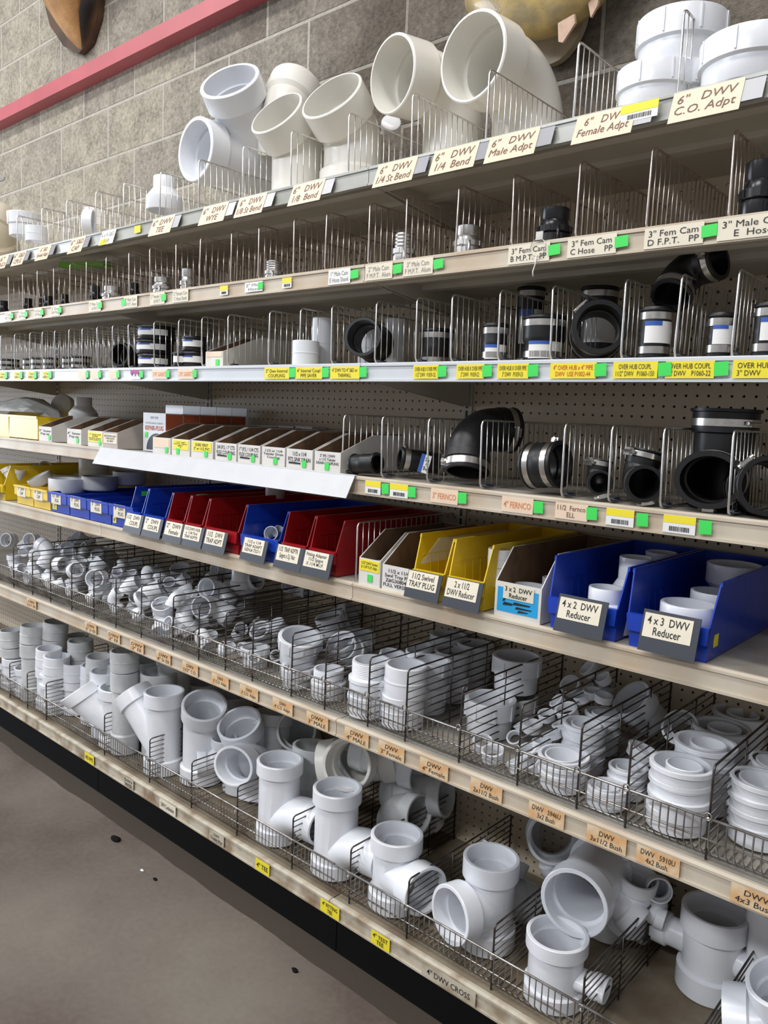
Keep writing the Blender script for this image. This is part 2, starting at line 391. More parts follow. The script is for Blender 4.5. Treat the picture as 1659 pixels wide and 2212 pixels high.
ORD = ['', 'second ', 'third ', 'fourth ', 'fifth ', 'sixth ', 'seventh ', 'eighth ', 'ninth ', 'tenth ', 'eleventh ', 'twelfth ', 'thirteenth ', 'fourteenth ', 'fifteenth ',
       'sixteenth ', 'seventeenth ', 'eighteenth ', 'nineteenth ', 'twentieth ', 'twenty-first ', 'twenty-second ', 'twenty-third ', 'twenty-fourth ', 'twenty-fifth ', 'twenty-sixth ', 'twenty-seventh ', 'twenty-eighth ', 'twenty-ninth ', 'thirtieth ', 'thirty-first ']
def nth(i): return 'rightmost' if i == 0 else ORD[i] + 'from the right'
def divider(x, k, y, label, kind, tilt=0.0, group=None, rz=0):
    t = thing('wire_divider', label, 'divider', (x, y, LV[k] + .004), rz, group)
    t.rotation_euler = (0, tilt, rz)
    link('frame', DV[kind][0], t); link('rods', DV[kind][1], t)
    if k in (3, 4): link('clip', DV[kind][2], t)
    return t
D1 = [(1480, 20), (1250, 88), (1058, 150), (895, 200), (757, 242), (632, 282), (526, 314), (431, 341), (346, 367), (267, 391), (206, 408), (143, 424), (91, 438), (37, 455)]
D2 = [(1591, 285), (1409, 322), (1254, 355), (1114, 383), (991, 408), (881, 430), (800, 445), (705, 468), (637, 480), (560, 495), (500, 508), (432, 521), (381, 530), (325, 542), (280, 550), (229, 560), (186, 568), (151, 576), (116, 582), (80, 589), (49, 596), (19, 602)]
D3 = [(1597, 582), (1471, 597), (1354, 604), (1199, 618), (1084, 627), (981, 636), (904, 643), (815, 650), (720, 658), (650, 668), (582, 674), (494, 681), (437, 688), (385, 693), (334, 697), (278, 703), (243, 705), (211, 708), (178, 711), (148, 714), (118, 716), (91, 718), (64, 720), (31, 723), (2, 725)]
D4 = [(1590, 930), (1440, 925), (1326, 918), (1223, 915), (1045, 910), (929, 907), (829, 905), (743, 903)]
for k, D in ((1, D1), (2, D2), (3, D3), (4, D4)):
    for i, (x, y) in enumerate(D):
        p = P(x, y, Y=1.42)
        divider(p.x, k, 1.42, '%s chrome wire divider on the %s, %s' % ('tall thin' if k < 3 else 'upright', LN[k], nth(i)), 'b' if k == 2 else 'a',
                random.uniform(-.03, .03), 'chrome wire dividers on the ' + LN[k], random.uniform(-.02, .02))
p = P(773, 1133, Y=1.42)
divider(p.x, 5, 1.42, 'chrome wire divider between the last red bin and the open cartons', 'a')

# ------------------------------------------------------------------ basket fences and dividers
def fence(x0, x1, k, label, ftop):
    z = LV[k]; h = ftop
    t = thing('basket_front_fence', label, 'wire fence', (x0, YFB + .012, z), 0, 'wire front fences of the baskets')
    L = x1 - x0
    MB().bar((0, 0, h), (L, 0, h), .0027, 7).build('top_rod', DWIREL, t)
    MB().bar((0, 0, h * .52), (L, 0, h * .52), .002, 5).bar((0, .022, .006), (L, .022, .006), .002, 5).build('cross_rod', DWIREL, t)
    g = MB(); n = int(L / .0146)
    for i in range(n):
        x = (i + .5) * L / n
        g.tube([(x, -.002, h + .001), (x, -.002, .030), (x, .020, .005), (x, .075, .004)], .0015, 4, caps=False)
    g.build('rods', DWIREL, t)
    return t
DWIREL = mat('tarnished_zinc_wire', (0.50, 0.49, 0.47), 0.32, 0.9, col2=(0.26, 0.22, 0.19), vscale=22)
for i in range(4):
    fence(JX[i] + .004, JX[i + 1] - .004, 6, 'curved wire fence along the front of the upper basket shelf, %s section' % SECN[i], .080)
    if i < 3: fence(JX[i] + .004, JX[i + 1] - .004, 7, 'wire fence along the front of the bottom shelf, %s section' % SECN[i], .090)
fence(JX[3] + .004, -.50, 7, 'wire fence along the front of the bottom shelf, right section', .090)
def bdiv_meshes(L, H):
    f = MB(); c = .008
    f.tube([(0, 0, 0), (0, 0, H - c), (0, c * .3, H - c * .3), (0, c, H), (0, L - c, H), (0, L - c * .3, H - c * .3), (0, L, H - c), (0, L, 0)], .0023, 6)
    g = MB(); n = 9
    for i in range(n): 
        z = H - (i + 1) * (H - .006) / (n + .2)
        g.bar((0, 0, z), (0, L + .006, z), .0016, 5)
    v = MB().bar((.003, L * .38, 0), (.003, L * .38, H + .001), .0017, 5); v2 = MB().bar((.003, L * .72, 0), (.003, L * .72, H + .001), .0017, 5)
    hk = MB(); ring = [(0 + .006 * math.cos(a), -.008, .082 + .007 * math.sin(a)) for a in [i * PI / 5 for i in range(10)]]
    hk.tube(ring, .0016, 5, closed=True); hk.bar((0, -.008, .08), (0, 0, .07), .0018, 5)
    return [x.mesh(n_, DWIREL if n_ == 'hook' else DWIRE) for n_, x in (('frame', f), ('rods', g), ('rib', v), ('hook', hk), ('rib', v2))]
BD = {6: bdiv_meshes(.445, .172), 7: bdiv_meshes(.445, .150)}
for o_ in BD.values(): pass
B6 = [(1544, 1657), (1366, 1602), (1259, 1572), (1129, 1527), (1001, 1487), (883, 1449), (801, 1425), (707, 1395), (634, 1371), (549, 1346), (490, 1330), (432, 1311), (376, 1292), (307, 1272), (252, 1255), (204, 1242), (156, 1228), (110, 1212), (71, 1200), (30, 1187)]
B7 = [(1264, 2115), (1070, 2003), (885, 1905), (760, 1830), (635, 1760), (515, 1695), (416, 1645), (325, 1597), (227, 1550), (101, 1505), (60, 1465), (22, 1442)]
N6 = ['dividing the 4x2 and 4x3 bushings', 'left of the tall 4x2 bushing stack', 'between the 3x2 and 3x1 1/2 bushings', 'right of the loose little 2x1 1/2 bushings', 'left of the loose little 2x1 1/2 bushings', 'between the 3 inch and 4 inch female adapters']
for k, D in ((6, B6), (7, B7)):
    for i, (x, y) in enumerate(D):
        p = P(x, y, Y=1.38)
        t = thing('basket_divider', 'dark wire divider hooked on the %s fence, %s' % ('upper basket' if k == 6 else 'bottom shelf', nth(i)), 'divider', (p.x, 1.378, LV[k] + .002), 0, 'wire basket dividers on the ' + LN[k])
        for m_, n_ in zip(BD[k], ('frame', 'rods', 'rib', 'hook', 'rib')): link(n_, m_, t)
t = thing('basket_divider', 'dark wire divider in the bottom right corner of the photo, beside the last double tee', 'divider', (-.405, 1.378, LV[7] + .002), 0, 'wire basket dividers on the bottom basket shelf')
for m_, n_ in zip(BD[7], ('frame', 'rods', 'rib', 'hook', 'rib')): link(n_, m_, t)
# ------------------------------------------------------------------ pipe fitting prototypes (sizes for 4 inch fittings, scaled for the others)
def line(p, d, sr):
    p = Vector(p); d = Vector(d).normalized(); return [(p + d * s, d, r) for s, r in sr]
def shell(outer, inner, seg=40):
    """closed tube wall from outer stations out and inner stations back"""
    return MB().sweep(outer + inner[::-1], seg, caps=False, loop=True)
def flipfix(st): return st
def solid(st, seg=40): return MB().sweep(st, seg, caps=True)
def booled(outers, inners):
    objs = []
    for i, m in enumerate(outers + inners):
        me = m.mesh('tmp', None); bm = bmesh.new(); bm.from_mesh(me); bmesh.ops.recalc_face_normals(bm, faces=bm.faces); bm.to_mesh(me); bm.free()
        o = bpy.data.objects.new('tmp', me); C.objects.link(o); objs.append(o)
    a = objs[0]
    for i, o in enumerate(objs[1:], 1):
        md = a.modifiers.new('b', 'BOOLEAN'); md.object = o; md.operation = 'UNION' if i < len(outers) else 'DIFFERENCE'; md.solver = 'EXACT'
    dg = bpy.context.evaluated_depsgraph_get(); me = bpy.data.meshes.new_from_object(a.evaluated_get(dg))
    for o in objs: bpy.data.objects.remove(o)
    return me
rh, rb, ri, rs_, hd = .067, .0590, .0515, .0585, .045   # hub radius, body radius, bore, socket bore, hub depth
KIND = {}     # kind -> (mesh, ports{name:(pos,dir,radius)})
def reg(name, me, ports, ang=32):
    KIND[name] = (sharp(me, ang), {k: (Vector(p), Vector(d).normalized(), r) for k, (p, d, r) in ports.items()})
def hubprof(H, hub0=True, hub1=True, r_h=rh, r_b=rb, h=hd):
    o = []
    o += [(0, r_h - .0015), (.0015, r_h), (h, r_h), (h + .004, r_b)] if hub0 else [(0, r_b - .001), (.001, r_b)]
    o += [(H - h - .004, r_b), (H - h, r_h), (H - .0015, r_h), (H, r_h - .0015)] if hub1 else [(H - .001, r_b), (H, r_b - .001)]
    return o
def inprof(H, hub0=True, hub1=True, r_s=rs_, r_i=ri, h=hd - .006):
    o = []
    o += [(0, r_s + .001), (.001, r_s), (h, r_s), (h + .0005, r_i)] if hub0 else [(0, r_i)]
    o += [(H - h - .0005, r_i), (H - h, r_s), (H - .001, r_s), (H, r_s + .001)] if hub1 else [(H, r_i)]
    return o
def ext(pr, e=.002):      # overshoot both ends for clean cuts
    return [(pr[0][0] - e, pr[0][1])] + pr[1:-1] + [(pr[-1][0] + e, pr[-1][1])]
Zp = (0, 0, 1)
# coupling, pipe stub, cap
H = .098
op = [(0, rh - .0015), (.0015, rh), (H / 2 - .003, rh), (H / 2 - .002, rh + .0015), (H / 2 + .002, rh + .0015), (H / 2 + .003, rh), (H - .0015, rh), (H, rh - .0015)]
reg('coupling', shell(line((0, 0, 0), Zp, op), line((0, 0, 0), Zp, [(0, rs_), (H / 2 - .002, rs_), (H / 2 - .002, ri + .002), (H / 2 + .002, ri + .002), (H / 2 + .002, rs_), (H, rs_)])).mesh('m', None),
    {'top': ((0, 0, H), Zp, rh), 'bot': ((0, 0, 0), (0, 0, -1), rh)})
reg('cap', MB().sweep(line((0, 0, 0), Zp, [(0, rh - .001), (.001, rh), (.042, rh), (.052, rh - .004), (.058, rh - .016), (.060, .02), (.060, .001), (.054, .001), (.054, .02), (.05, rs_ - .014), (.044, rs_), (0, rs_)]), 40, caps=False, loop=True).mesh('m', None),
    {'top': ((0, 0, .06), Zp, rh), 'open': ((0, 0, 0), (0, 0, -1), rh)})
# elbows
def bend(A, rad, l0, l1, prof_o, prof_i, street=False):
    A = math.radians(A); L = l0 + A * rad + l1
    def at(s):
        if s <= l0: return Vector((0, 0, s)), Vector((0, 0, 1))
        if s <= l0 + A * rad:
            t = (s - l0) / rad; return Vector((rad * (1 - math.cos(t)), 0, l0 + rad * math.sin(t))), Vector((math.sin(t), 0, math.cos(t)))
        d = Vector((math.sin(A), 0, math.cos(A))); p = Vector((rad * (1 - math.cos(A)), 0, l0 + rad * math.sin(A))); return p + d * (s - l0 - A * rad), d
    arc = [l0 + A * rad * i / 12 for i in range(13)]
    def st(prof):
        pr = sorted(prof); out = list(pr)
        for a in arc:
            for (s0, r0), (s1, r1) in zip(pr, pr[1:]):
                if s0 < a - 1e-4 and a + 1e-4 < s1: out.append((a, r0 + (r1 - r0) * (a - s0) / (s1 - s0)))
        out = sorted(out); return [(*at(s), r) for s, r in out]
    o = st(hubprof(L, True, not street) if prof_o is None else prof_o(L)); i = st(inprof(L, True, not street) if prof_i is None else prof_i(L))
    me = shell(o, i).mesh('m', None); p, d = at(L)
    return me, {'bot': ((0, 0, 0), (0, 0, -1), rh), 'end': (p, d, rb if street else rh)}
reg('elbow45', *bend(45, .075, .052, .052, None, None))
reg('elbow90', *bend(90, .085, .052, .052, None, None))
reg('street45', *bend(45, .075, .052, .045, None, None, True))
reg('street90', *bend(90, .085, .052, .045, None, None, True))
# six inch bends: thin walls, hub smoothly belled
def p6(L): return [(0, rh - .002), (.002, rh), (.055, rh), (.064, rb), (L - .064, rb), (L - .055, rh), (L - .002, rh), (L, rh - .002)]
def p6i(L): return [(0, rh - .005), (.05, rh - .006), (.051, rb - .006), (L - .051, rb - .006), (L - .05, rh - .006), (L, rh - .005)]
def p6s(L): return [(0, rb - .002), (.002, rb), (L - .072, rb), (L - .060, rh), (L - .002, rh), (L, rh - .002)]
def p6si(L): return [(0, rb - .006), (L - .056, rb - .006), (L - .055, rh - .006), (L, rh - .005)]
for nm, A in (('bend45', 50), ('bend90', 90)):
    m_, pt_ = bend(A, .062, .062, .066, p6, p6i); reg(nm, m_, pt_)
    m_, pt_ = bend(A, .062, .052, .066, p6s, p6si); reg('s' + nm, m_, pt_)
# tees and wyes
def run(H): return solid(line((0, 0, 0), Zp, hubprof(H))), solid(line((0, 0, 0), Zp, ext(inprof(H))))
def branch(z, d, L, r_h=rh, r_b=rb, r_s=rs_, r_i=ri, h=hd, back=.0):
    d = Vector(d).normalized(); p = Vector((0, 0, z))
    o = line(p, d, [(back, r_b), (L - h - .004, r_b), (L - h, r_h), (L - .0015, r_h), (L, r_h - .0015)])
    i = line(p, d, [(back, r_i), (L - h + .006, r_i), (L - h + .0065, r_s), (L + .002, r_s)])
    return solid(o), solid(i), (p + d * L, d, r_h)
H = .215; o, i = run(H); bo, bi, bp_ = branch(.100, (1, 0, 0.06), .122)
TOP = lambda H, r=rh: ((0, 0, H), Zp, r)
BOT = ((0, 0, 0), (0, 0, -1), rh)
reg('tee', booled([o, bo], [i, bi]), {'top': TOP(H), 'bot': BOT, 'side': bp_})
H = .275; o, i = run(H); bo, bi, bp_ = branch(.085, (1, 0, 1), .215)
reg('wye', booled([o, bo], [i, bi]), {'top': TOP(H), 'bot': BOT, 'side': bp_})
# combination: branch leaves low and curves out flat
H = .285; o, i = run(H)
def combo(rr, rhub, inner):
    pts = []
    for k in range(10):
        t = math.radians(45 + 45 * k / 9)
        pts.append((Vector((.035 + .10 * (math.cos(math.radians(45)) - math.cos(t)), 0, .085 + .10 * (math.sin(t) - math.sin(math.radians(45))))), Vector((math.sin(t), 0, math.cos(t)))))
    st = [(Vector((-.0, 0, .055)), Vector((.7, 0, .7)), rr)] + [(p, d, rr) for p, d in pts]
    e, d = pts[-1]
    if inner: st += [(e + d * .018, d, rr), (e + d * .0185, d, rhub), (e + d * .065, d, rhub)]
    else: st += [(e + d * .012, d, rr), (e + d * .016, d, rhub), (e + d * .063, d, rhub)]
    return st, (e + d * .063, d, rh)
so, bp_ = combo(rb, rh, False); si, _ = combo(ri, rs_, True)
reg('combo', booled([o, solid(so)], [i, solid(si)]), {'top': TOP(H), 'bot': BOT, 'side': bp_})
H = .175; o, i = run(H); k_ = dict(r_h=.035, r_b=.030, r_s=.030, r_i=.025, h=.03)
b1 = branch(.084, (1, 0, 0), .122, **k_); b2 = branch(.084, (-1, 0, 0), .122, **k_)
reg('cross', booled([o, b1[0], b2[0]], [i, b1[1], b2[1]]), {'top': TOP(H), 'bot': BOT, 'side': b1[2]})
H = .215; o, i = run(H); b1 = branch(.09, (1, 0, 0), .115, **k_)
reg('sidetee', booled([o, b1[0]], [i, b1[1]]), {'top': TOP(H), 'bot': BOT, 'side': b1[2]})
# elbow with a small heel inlet
m45, pt45 = KIND['elbow90']
# reducers
def lathe(name, o, i, r_top, extra=None, seg=40):
    mb = shell(line((0, 0, 0), Zp, o), line((0, 0, 0), Zp, i), seg)
    if extra: extra(mb)
    reg(name, mb.mesh('m', None), {'top': ((0, 0, o[-1][0]), Zp, r_top), 'bot': ((0, 0, 0), (0, 0, -1), o[0][1])}, 28)
lathe('reducer42', [(0, rh - .001), (.002, rh), (.048, rh), (.052, rh - .003), (.078, .044), (.082, .040), (.122, .040), (.124, .039)],
      [(0, rs_), (.044, rs_), (.046, ri), (.055, ri), (.08, .031), (.086, .031), (.087, .0345), (.124, .0345)], .040)
lathe('reducer43', [(0, rh - .001), (.002, rh), (.048, rh), (.052, rh - .002), (.066, .056), (.070, .055), (.114, .055), (.116, .054)],
      [(0, rs_), (.044, rs_), (.046, ri), (.055, ri), (.068, .042), (.072, .042), (.073, .0475), (.116, .0475)], .055)
lathe('reducer32', [(0, rh - .001), (.002, rh), (.048, rh), (.052, rh - .002), (.066, .056), (.070, .053), (.114, .053), (.116, .052)],
      [(0, rs_), (.044, rs_), (.046, ri), (.055, ri), (.068, .042), (.072, .042), (.073, .0465), (.116, .0465)], .053)
# male adapter: hub below, threads above
def thr(z0, z1, r, n):
    o = []
    for k in range(n):
        z = z0 + (z1 - z0) * k / n; dz = (z1 - z0) / n
        o += [(z, r), (z + dz * .5, r - .0022)]
    return o + [(z1, r - .001)]
lathe('male', [(0, rh - .001), (.002, rh), (.046, rh), (.050, rh + .003), (.060, rh + .003), (.062, rb + .002)] + thr(.064, .112, rb + .001, 9),
      [(0, rs_), (.046, rs_), (.047, ri), (.112, ri)], rb)
def ribs(n, r, z0, z1, t=.003, d=.004):
    def f(mb):
        for k in range(n):
            a = 2 * PI * k / n; c, s = math.cos(a), math.sin(a)
            st = len(mb.v); mb.box((r - .002, -t, z0), (r + d, t, z1)); mb.xf(Matrix.Rotation(a, 4, 'Z'), st)
    return f
lathe('female', [(0, rb), (.002, rb + .001), (.045, rb + .002), (.050, rh), (.095, rh + .003), (.097, rh + .002)],
      [(0, ri), (.046, ri), (.05, rs_), (.096, rs_), (.097, rs_ + .001)], rh + .003, ribs(8, rh, .050, .090))
lathe('cleanout', [(0, rb), (.002, rb + .001), (.045, rb + .002), (.052, rh + .002), (.090, rh + .005), (.092, rh + .004)],
      [(0, ri), (.046, ri), (.05, rs_), (.091, rs_ + .001), (.092, rs_ + .002)], rh + .005, ribs(10, rh + .002, .056, .086))
# six inch adapters: wide drum with a raised collar and vertical ribs
lathe('drum', [(0, .072), (.002, .073), (.040, .073), (.044, .079), (.050, .079), (.088, .079), (.090, .078)],
      [(0, .066), (.086, .066), (.09, .070)], .079, ribs(8, .078, .048, .088, .0015, .003), 56)
# bushings: cup with an inner ring set in it
def bush(name, ro, rin, h, off):
    o = line((0, 0, 0), Zp, [(0, ro - .005), (h - .012, ro - .004), (h - .011, ro), (h - .001, ro), (h, ro - .001)])
    i = line((0, 0, 0), Zp, [(0, rin - .003), (.010, rin - .003), (.0105, ro - .010), (h, ro - .009)])
    mb = shell(o, i)
    st = len(mb.v)
    o2 = line((off, 0, .008), Zp, [(0, rin + .004), (h - .010, rin + .004), (h - .009, rin + .003)]); i2 = line((off, 0, .008), Zp, [(0, rin - .002), (h - .009, rin)])
    mb.sweep(o2 + i2[::-1], 32, caps=False, loop=True)
    reg(name, mb.mesh('m', None), {'top': ((0, 0, h), Zp, ro), 'bot': ((0, 0, 0), (0, 0, -1), ro)}, 28)
bush('bush42', rh, .035, .046, .006); bush('bush43', rh, .048, .046, .004); bush('bush32', rh, .042, .046, .004); bush('bush315', rh, .034, .040, .006); bush('bush215', rh, .052, .055, .0)
# ------------------------------------------------------------------ placing
CACHE = {}
SOL = []
def kmesh(kind, m):
    k = (kind, m.name)
    if k not in CACHE:
        me = KIND[kind][0].copy(); me.name = kind; me.materials.clear(); me.materials.append(m); CACHE[k] = me
    return CACHE[k]
def depth(p): return (R @ (p - Vector((0, 0, CAMZ)))).z
PIPEN = {'coupling': 'pipe_coupling', 'cap': 'pipe_plug', 'elbow45': 'pipe_elbow', 'elbow90': 'pipe_elbow', 'street45': 'pipe_elbow', 'street90': 'pipe_elbow', 'bend45': 'pipe_elbow', 'bend90': 'pipe_elbow', 'sbend45': 'pipe_elbow', 'sbend90': 'pipe_elbow',
         'tee': 'pipe_tee', 'wye': 'pipe_wye', 'combo': 'pipe_tee', 'cross': 'pipe_cross', 'sidetee': 'pipe_tee', 'reducer42': 'pipe_reducer', 'reducer43': 'pipe_reducer', 'reducer32': 'pipe_reducer',
         'male': 'male_adapter', 'female': 'female_adapter', 'cleanout': 'cleanout_adapter', 'drum': 'large_pipe_adapter', 'bush42': 'pipe_bushing', 'bush43': 'pipe_bushing', 'bush32': 'pipe_bushing', 'bush315': 'pipe_bushing', 'bush215': 'pipe_bushing'}
CATN = {'pipe_coupling': 'pipe coupling', 'pipe_plug': 'pipe plug', 'pipe_elbow': 'pipe elbow', 'pipe_tee': 'pipe tee', 'pipe_wye': 'pipe wye', 'pipe_cross': 'pipe cross', 'pipe_reducer': 'pipe reducer', 'male_adapter': 'pipe adapter',
        'female_adapter': 'pipe adapter', 'cleanout_adapter': 'pipe adapter', 'large_pipe_adapter': 'pipe adapter', 'pipe_bushing': 'pipe bushing'}
def put(kind, s, port, point, a, b, label, m=None, group=None, ref=None):
    pts = KIND[kind][1]; p, d, r = pts[port]
    if ref is None:
        others = [k for k in ('side', 'end', 'bot', 'top') if k in pts and k != port and abs(pts[k][1].dot(d)) < .95]
        ref = pts[others[0]][1] if others else (Vector((1, 0, 0)) if abs(d.x) < .9 else Zp)
    Rt = frame(a, b) @ frame(d, ref).transposed()
    loc = Vector(point) - Rt @ (p * s)
    n = PIPEN[kind]
    o = link(n, kmesh(kind, m or PVC)); o.matrix_world = Matrix.Translation(loc) @ Rt.to_4x4() @ Matrix.Scale(s, 4)
    SOL.append([kind, o])
    return tag(o, label, CATN[n], group)
DBG = []
YLIM = 1.392
def fit(kind, xl, xr, y, z0, H, r, Y=None):
    """scale, centre point of the rim and height stretch for a fitting standing on z0; kept behind the front fence"""
    rr = ray((xl + xr) / 2, y); k = rr.z * 2 * r / (xr - xl)
    s = (z0 - CAMZ) / (k - H); pt = rr * (2 * r * s / (xr - xl)) + Vector((0, 0, CAMZ))
    lim = YLIM + r * s
    if Y is None and pt.y < lim: Y = lim
    if Y is not None:
        pt = P((xl + xr) / 2, y, Y=Y); s = (xr - xl) * depth(pt) / (F * 2 * r)
        pt = P((xl + xr) / 2, y, Y=max(Y, YLIM + r * s)); s = (xr - xl) * depth(pt) / (F * 2 * r)
    return s, pt, (pt.z - z0) / (H * s)
def up(kind, xl, xr, y, z0, label, b=(1, 0, 0), m=None, group=None, Y=None):
    """upright fitting standing on height z0 whose top rim spans xl..xr in the photo"""
    p, d, r = KIND[kind][1]['top']
    s, pt, hz = fit(kind, xl, xr, y, z0, p.z, r, Y)
    DBG.append((kind, round(s, 2), round(pt.y, 3), round(pt.x, 2), 'stretch', round(hz, 2)))
    o = put(kind, s, 'top', pt, (0, 0, 1), b, label, m, group)
    o.matrix_world = Matrix.Translation((0, 0, z0)) @ Matrix.Diagonal((1, 1, hz, 1)) @ Matrix.Translation((0, 0, -z0)) @ Matrix.Translation((0, 0, z0 - (pt.z - p.z * s))) @ o.matrix_world
    return o
def lean(kind, x, y, wpx, port, a, b, Y, label, m=None, group=None, Z=None, ref=None):
    pt = P(x, y, Y=Y) if Z is None else P(x, y, Z=Z); r = KIND[kind][1][port][2]
    s = wpx * depth(pt) / (F * 2 * r); DBG.append((kind, round(s, 2), round(pt.y, 3), round(pt.z, 2), 'lean'))
    return put(kind, s, port, pt, a, b, label, m, group, ref)
def stack(kind, n, xl, xr, y, z0, what, m=None, group=None, jit=.003, hstep=.72):
    """n equal pieces standing on one another, topmost rim at the given photo position"""
    pts = KIND[kind][1]; p, d, r = pts['top']; H = p.z; hh = H + (n - 1) * H * hstep
    s, pt, hz = fit(kind, xl, xr, y, z0, hh, r); DBG.append((kind, round(s, 2), round(pt.y, 3), round(pt.x, 2), 'stack', round(hz, 2)))
    hstep = ((pt.z - z0) / s - H) / (H * (n - 1)) if n > 1 else hstep
    for i in range(n):
        z = z0 + i * H * hstep * s
        a = Vector((random.uniform(-.03, .03), random.uniform(-.03, .03), 1)) if i < n else Vector(Zp)
        pos = 'topmost' if i == n - 1 else ('at the bottom' if i == 0 else ORD[i].strip() + ' from the bottom') if i else 'at the bottom'
        if i == 1 and n > 2: pos = 'second from the bottom'
        elif i == 2 and n > 3: pos = 'third from the bottom'
        elif i == 3 and n > 4: pos = 'fourth from the bottom'
        o = put(kind, s * (1 if i == n - 1 else random.uniform(.985, 1.0)), 'bot', Vector((pt.x, pt.y, z)) + Vector((random.uniform(-jit, jit), random.uniform(-jit, jit), 0)) * (0 if i == n - 1 else 1), -a, (math.cos(i * 2.1), math.sin(i * 2.1), 0), '%s, %s' % (what, pos), m, group, ref=Vector((1, 0, 0)))

def axis_img(x, y, ratio, ang):
    """opening direction of a round mouth that shows as an ellipse (minor/major = ratio, short axis pointing at ang degrees)"""
    t = -ray(x, y).normalized(); rgt = (RI @ Vector((1, 0, 0))); rgt = (rgt - t * rgt.dot(t)).normalized(); upv = t.cross(rgt)
    if upv.z < 0: upv = -upv
    a = math.radians(ang); q = math.sqrt(max(0, 1 - ratio * ratio))
    return (t * ratio + (rgt * math.cos(a) + upv * math.sin(a)) * q).normalized()
def elbow_to(x, y, major, ratio, ang, Y, z0, label, m=None, group=None, street=False, rad=.062, l1=.062, wall=.006, name='pipe_elbow', belled=True):
    """elbow with a vertical foot on z0 and its mouth seen as the given ellipse"""
    pt = P(x, y, Y=Y); a = axis_img(x, y, ratio, ang); s = major * depth(pt) / (F * 2 * rh)
    A = math.degrees(math.acos(max(-1, min(1, a.z)))); Ar = math.radians(A)
    l0 = (pt.z - z0) / s - rad * math.sin(Ar) - l1 * math.cos(Ar)
    if belled: po, pi_ = (p6s, p6si) if street else (p6, p6i)
    else: po, pi_ = None, None
    me, ports = bend(A, rad, max(l0, .02), l1, po, pi_)
    p, d, r = ports['end']; Rt = frame(UPV, (a.x, a.y, 0)) @ frame(UPV, Vector((1, 0, 0))).transposed()
    me.name = 'elbow'; me.materials.clear(); me.materials.append(m or PVC); o = link(name, sharp(me, 32))
    o.matrix_world = Matrix.Translation(pt - Rt @ (Vector(p) * s)) @ Rt.to_4x4() @ Matrix.Scale(s, 4)
    DBG.append(('elbow_to', round(A), round(l0, 3), round(s, 2), [round(v, 2) for v in pt]))
    return tag(o, label, 'pipe elbow', group)
UPV = Vector((0, 0, 1))
def run_only(H):
    return shell(line((0, 0, 0), Zp, hubprof(H)), line((0, 0, 0), Zp, inprof(H)))
reg('riser', run_only(.20).mesh('m', None), {'top': ((0, 0, .20), Zp, rh), 'bot': BOT})
PIPEN['riser'] = 'straight_fitting'; CATN['straight_fitting'] = 'pipe fitting'
from mathutils.bvhtree import BVHTree
BV = {}
def bvh_of(kind, mw):
    me = KIND[kind][0]; return BVHTree.FromPolygons([mw @ v.co for v in me.vertices], [tuple(p.vertices) for p in me.polygons])
def hits(kind, mw, lo, hi):
    t = None
    for e in SOL:
        if len(e) == 2:
            co = [e[1].matrix_world @ v.co for v in KIND[e[0]][0].vertices]
            e += [Vector([min(q[i] for q in co) for i in range(3)]), Vector([max(q[i] for q in co) for i in range(3)]), None]
        if any(e[2][i] > hi[i] or e[3][i] < lo[i] for i in range(3)): continue
        if e[4] is None: e[4] = bvh_of(e[0], e[1].matrix_world)
        if t is None: t = bvh_of(kind, mw)
        if t.overlap(e[4]): return True
    return False
# ------------------------------------------------------------------ bottom basket shelf: big white fittings
z7 = LV[7] + .006
TC = Vector((.656, -.746, .118))       # towards the viewer
LFT = Vector((-.747, -.664, -.04)); RGT = -LFT
def mixd(t, l, u): return TC * t + LFT * l + Vector((0, 0, 1)) * u
G7 = 'large white drain fittings on the bottom basket shelf'
up('cross', 1477, 1617, 1963, LV[7] + .001, 'white cross with two small side arms standing on bare deck at bottom right', b=(1, 0, 0), group=G7)
lean('riser', 1680, 1960, 118, 'top', (0.0, .0, 1), (1, .3, 0), 1.74, 'white fitting cut by the right edge, behind the cross on bare deck', m=PVC, group=G7)
lean('tee', 1690, 2120, 150, 'top', (-.2, -.3, 1), (-1, -.3, 0), 1.46, 'white tee cut off by the bottom right corner of the photo', group=G7)
up('sidetee', 1138, 1272, 2015, z7, 'white small inlet tee standing under the leaning glossy one, bottom shelf', b=(1, .15, 0), group=G7)
lean('sidetee', 1239, 1952, 150, 'top', axis_img(1239, 1952, .84, 228), (.75, .66, -.6), 1.50, 'glossy white small inlet tee lying on top of another, big mouth to the viewer', group=G7)
lean('sidetee', 1380, 1890, 86, 'top', (0.2, -.1, 1), (1, .2, 0), 1.68, 'white tee pointing up behind the glossy leaning small inlet tee', group=G7)
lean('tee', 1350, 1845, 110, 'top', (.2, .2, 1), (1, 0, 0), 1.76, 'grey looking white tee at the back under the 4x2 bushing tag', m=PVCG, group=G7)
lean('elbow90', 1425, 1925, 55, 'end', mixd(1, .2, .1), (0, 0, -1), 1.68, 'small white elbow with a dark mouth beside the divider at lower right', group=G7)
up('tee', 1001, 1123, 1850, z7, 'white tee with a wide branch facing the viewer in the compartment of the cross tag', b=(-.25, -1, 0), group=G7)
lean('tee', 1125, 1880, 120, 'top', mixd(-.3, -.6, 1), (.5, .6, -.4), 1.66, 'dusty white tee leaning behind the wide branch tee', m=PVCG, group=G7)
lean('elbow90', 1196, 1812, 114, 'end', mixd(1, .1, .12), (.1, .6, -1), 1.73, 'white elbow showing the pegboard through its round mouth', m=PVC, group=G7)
up('tee', 801, 915, 1800, z7, 'white tee with a round branch to the right above the yellow test tee tag', b=(1, -.2, 0), group=G7)
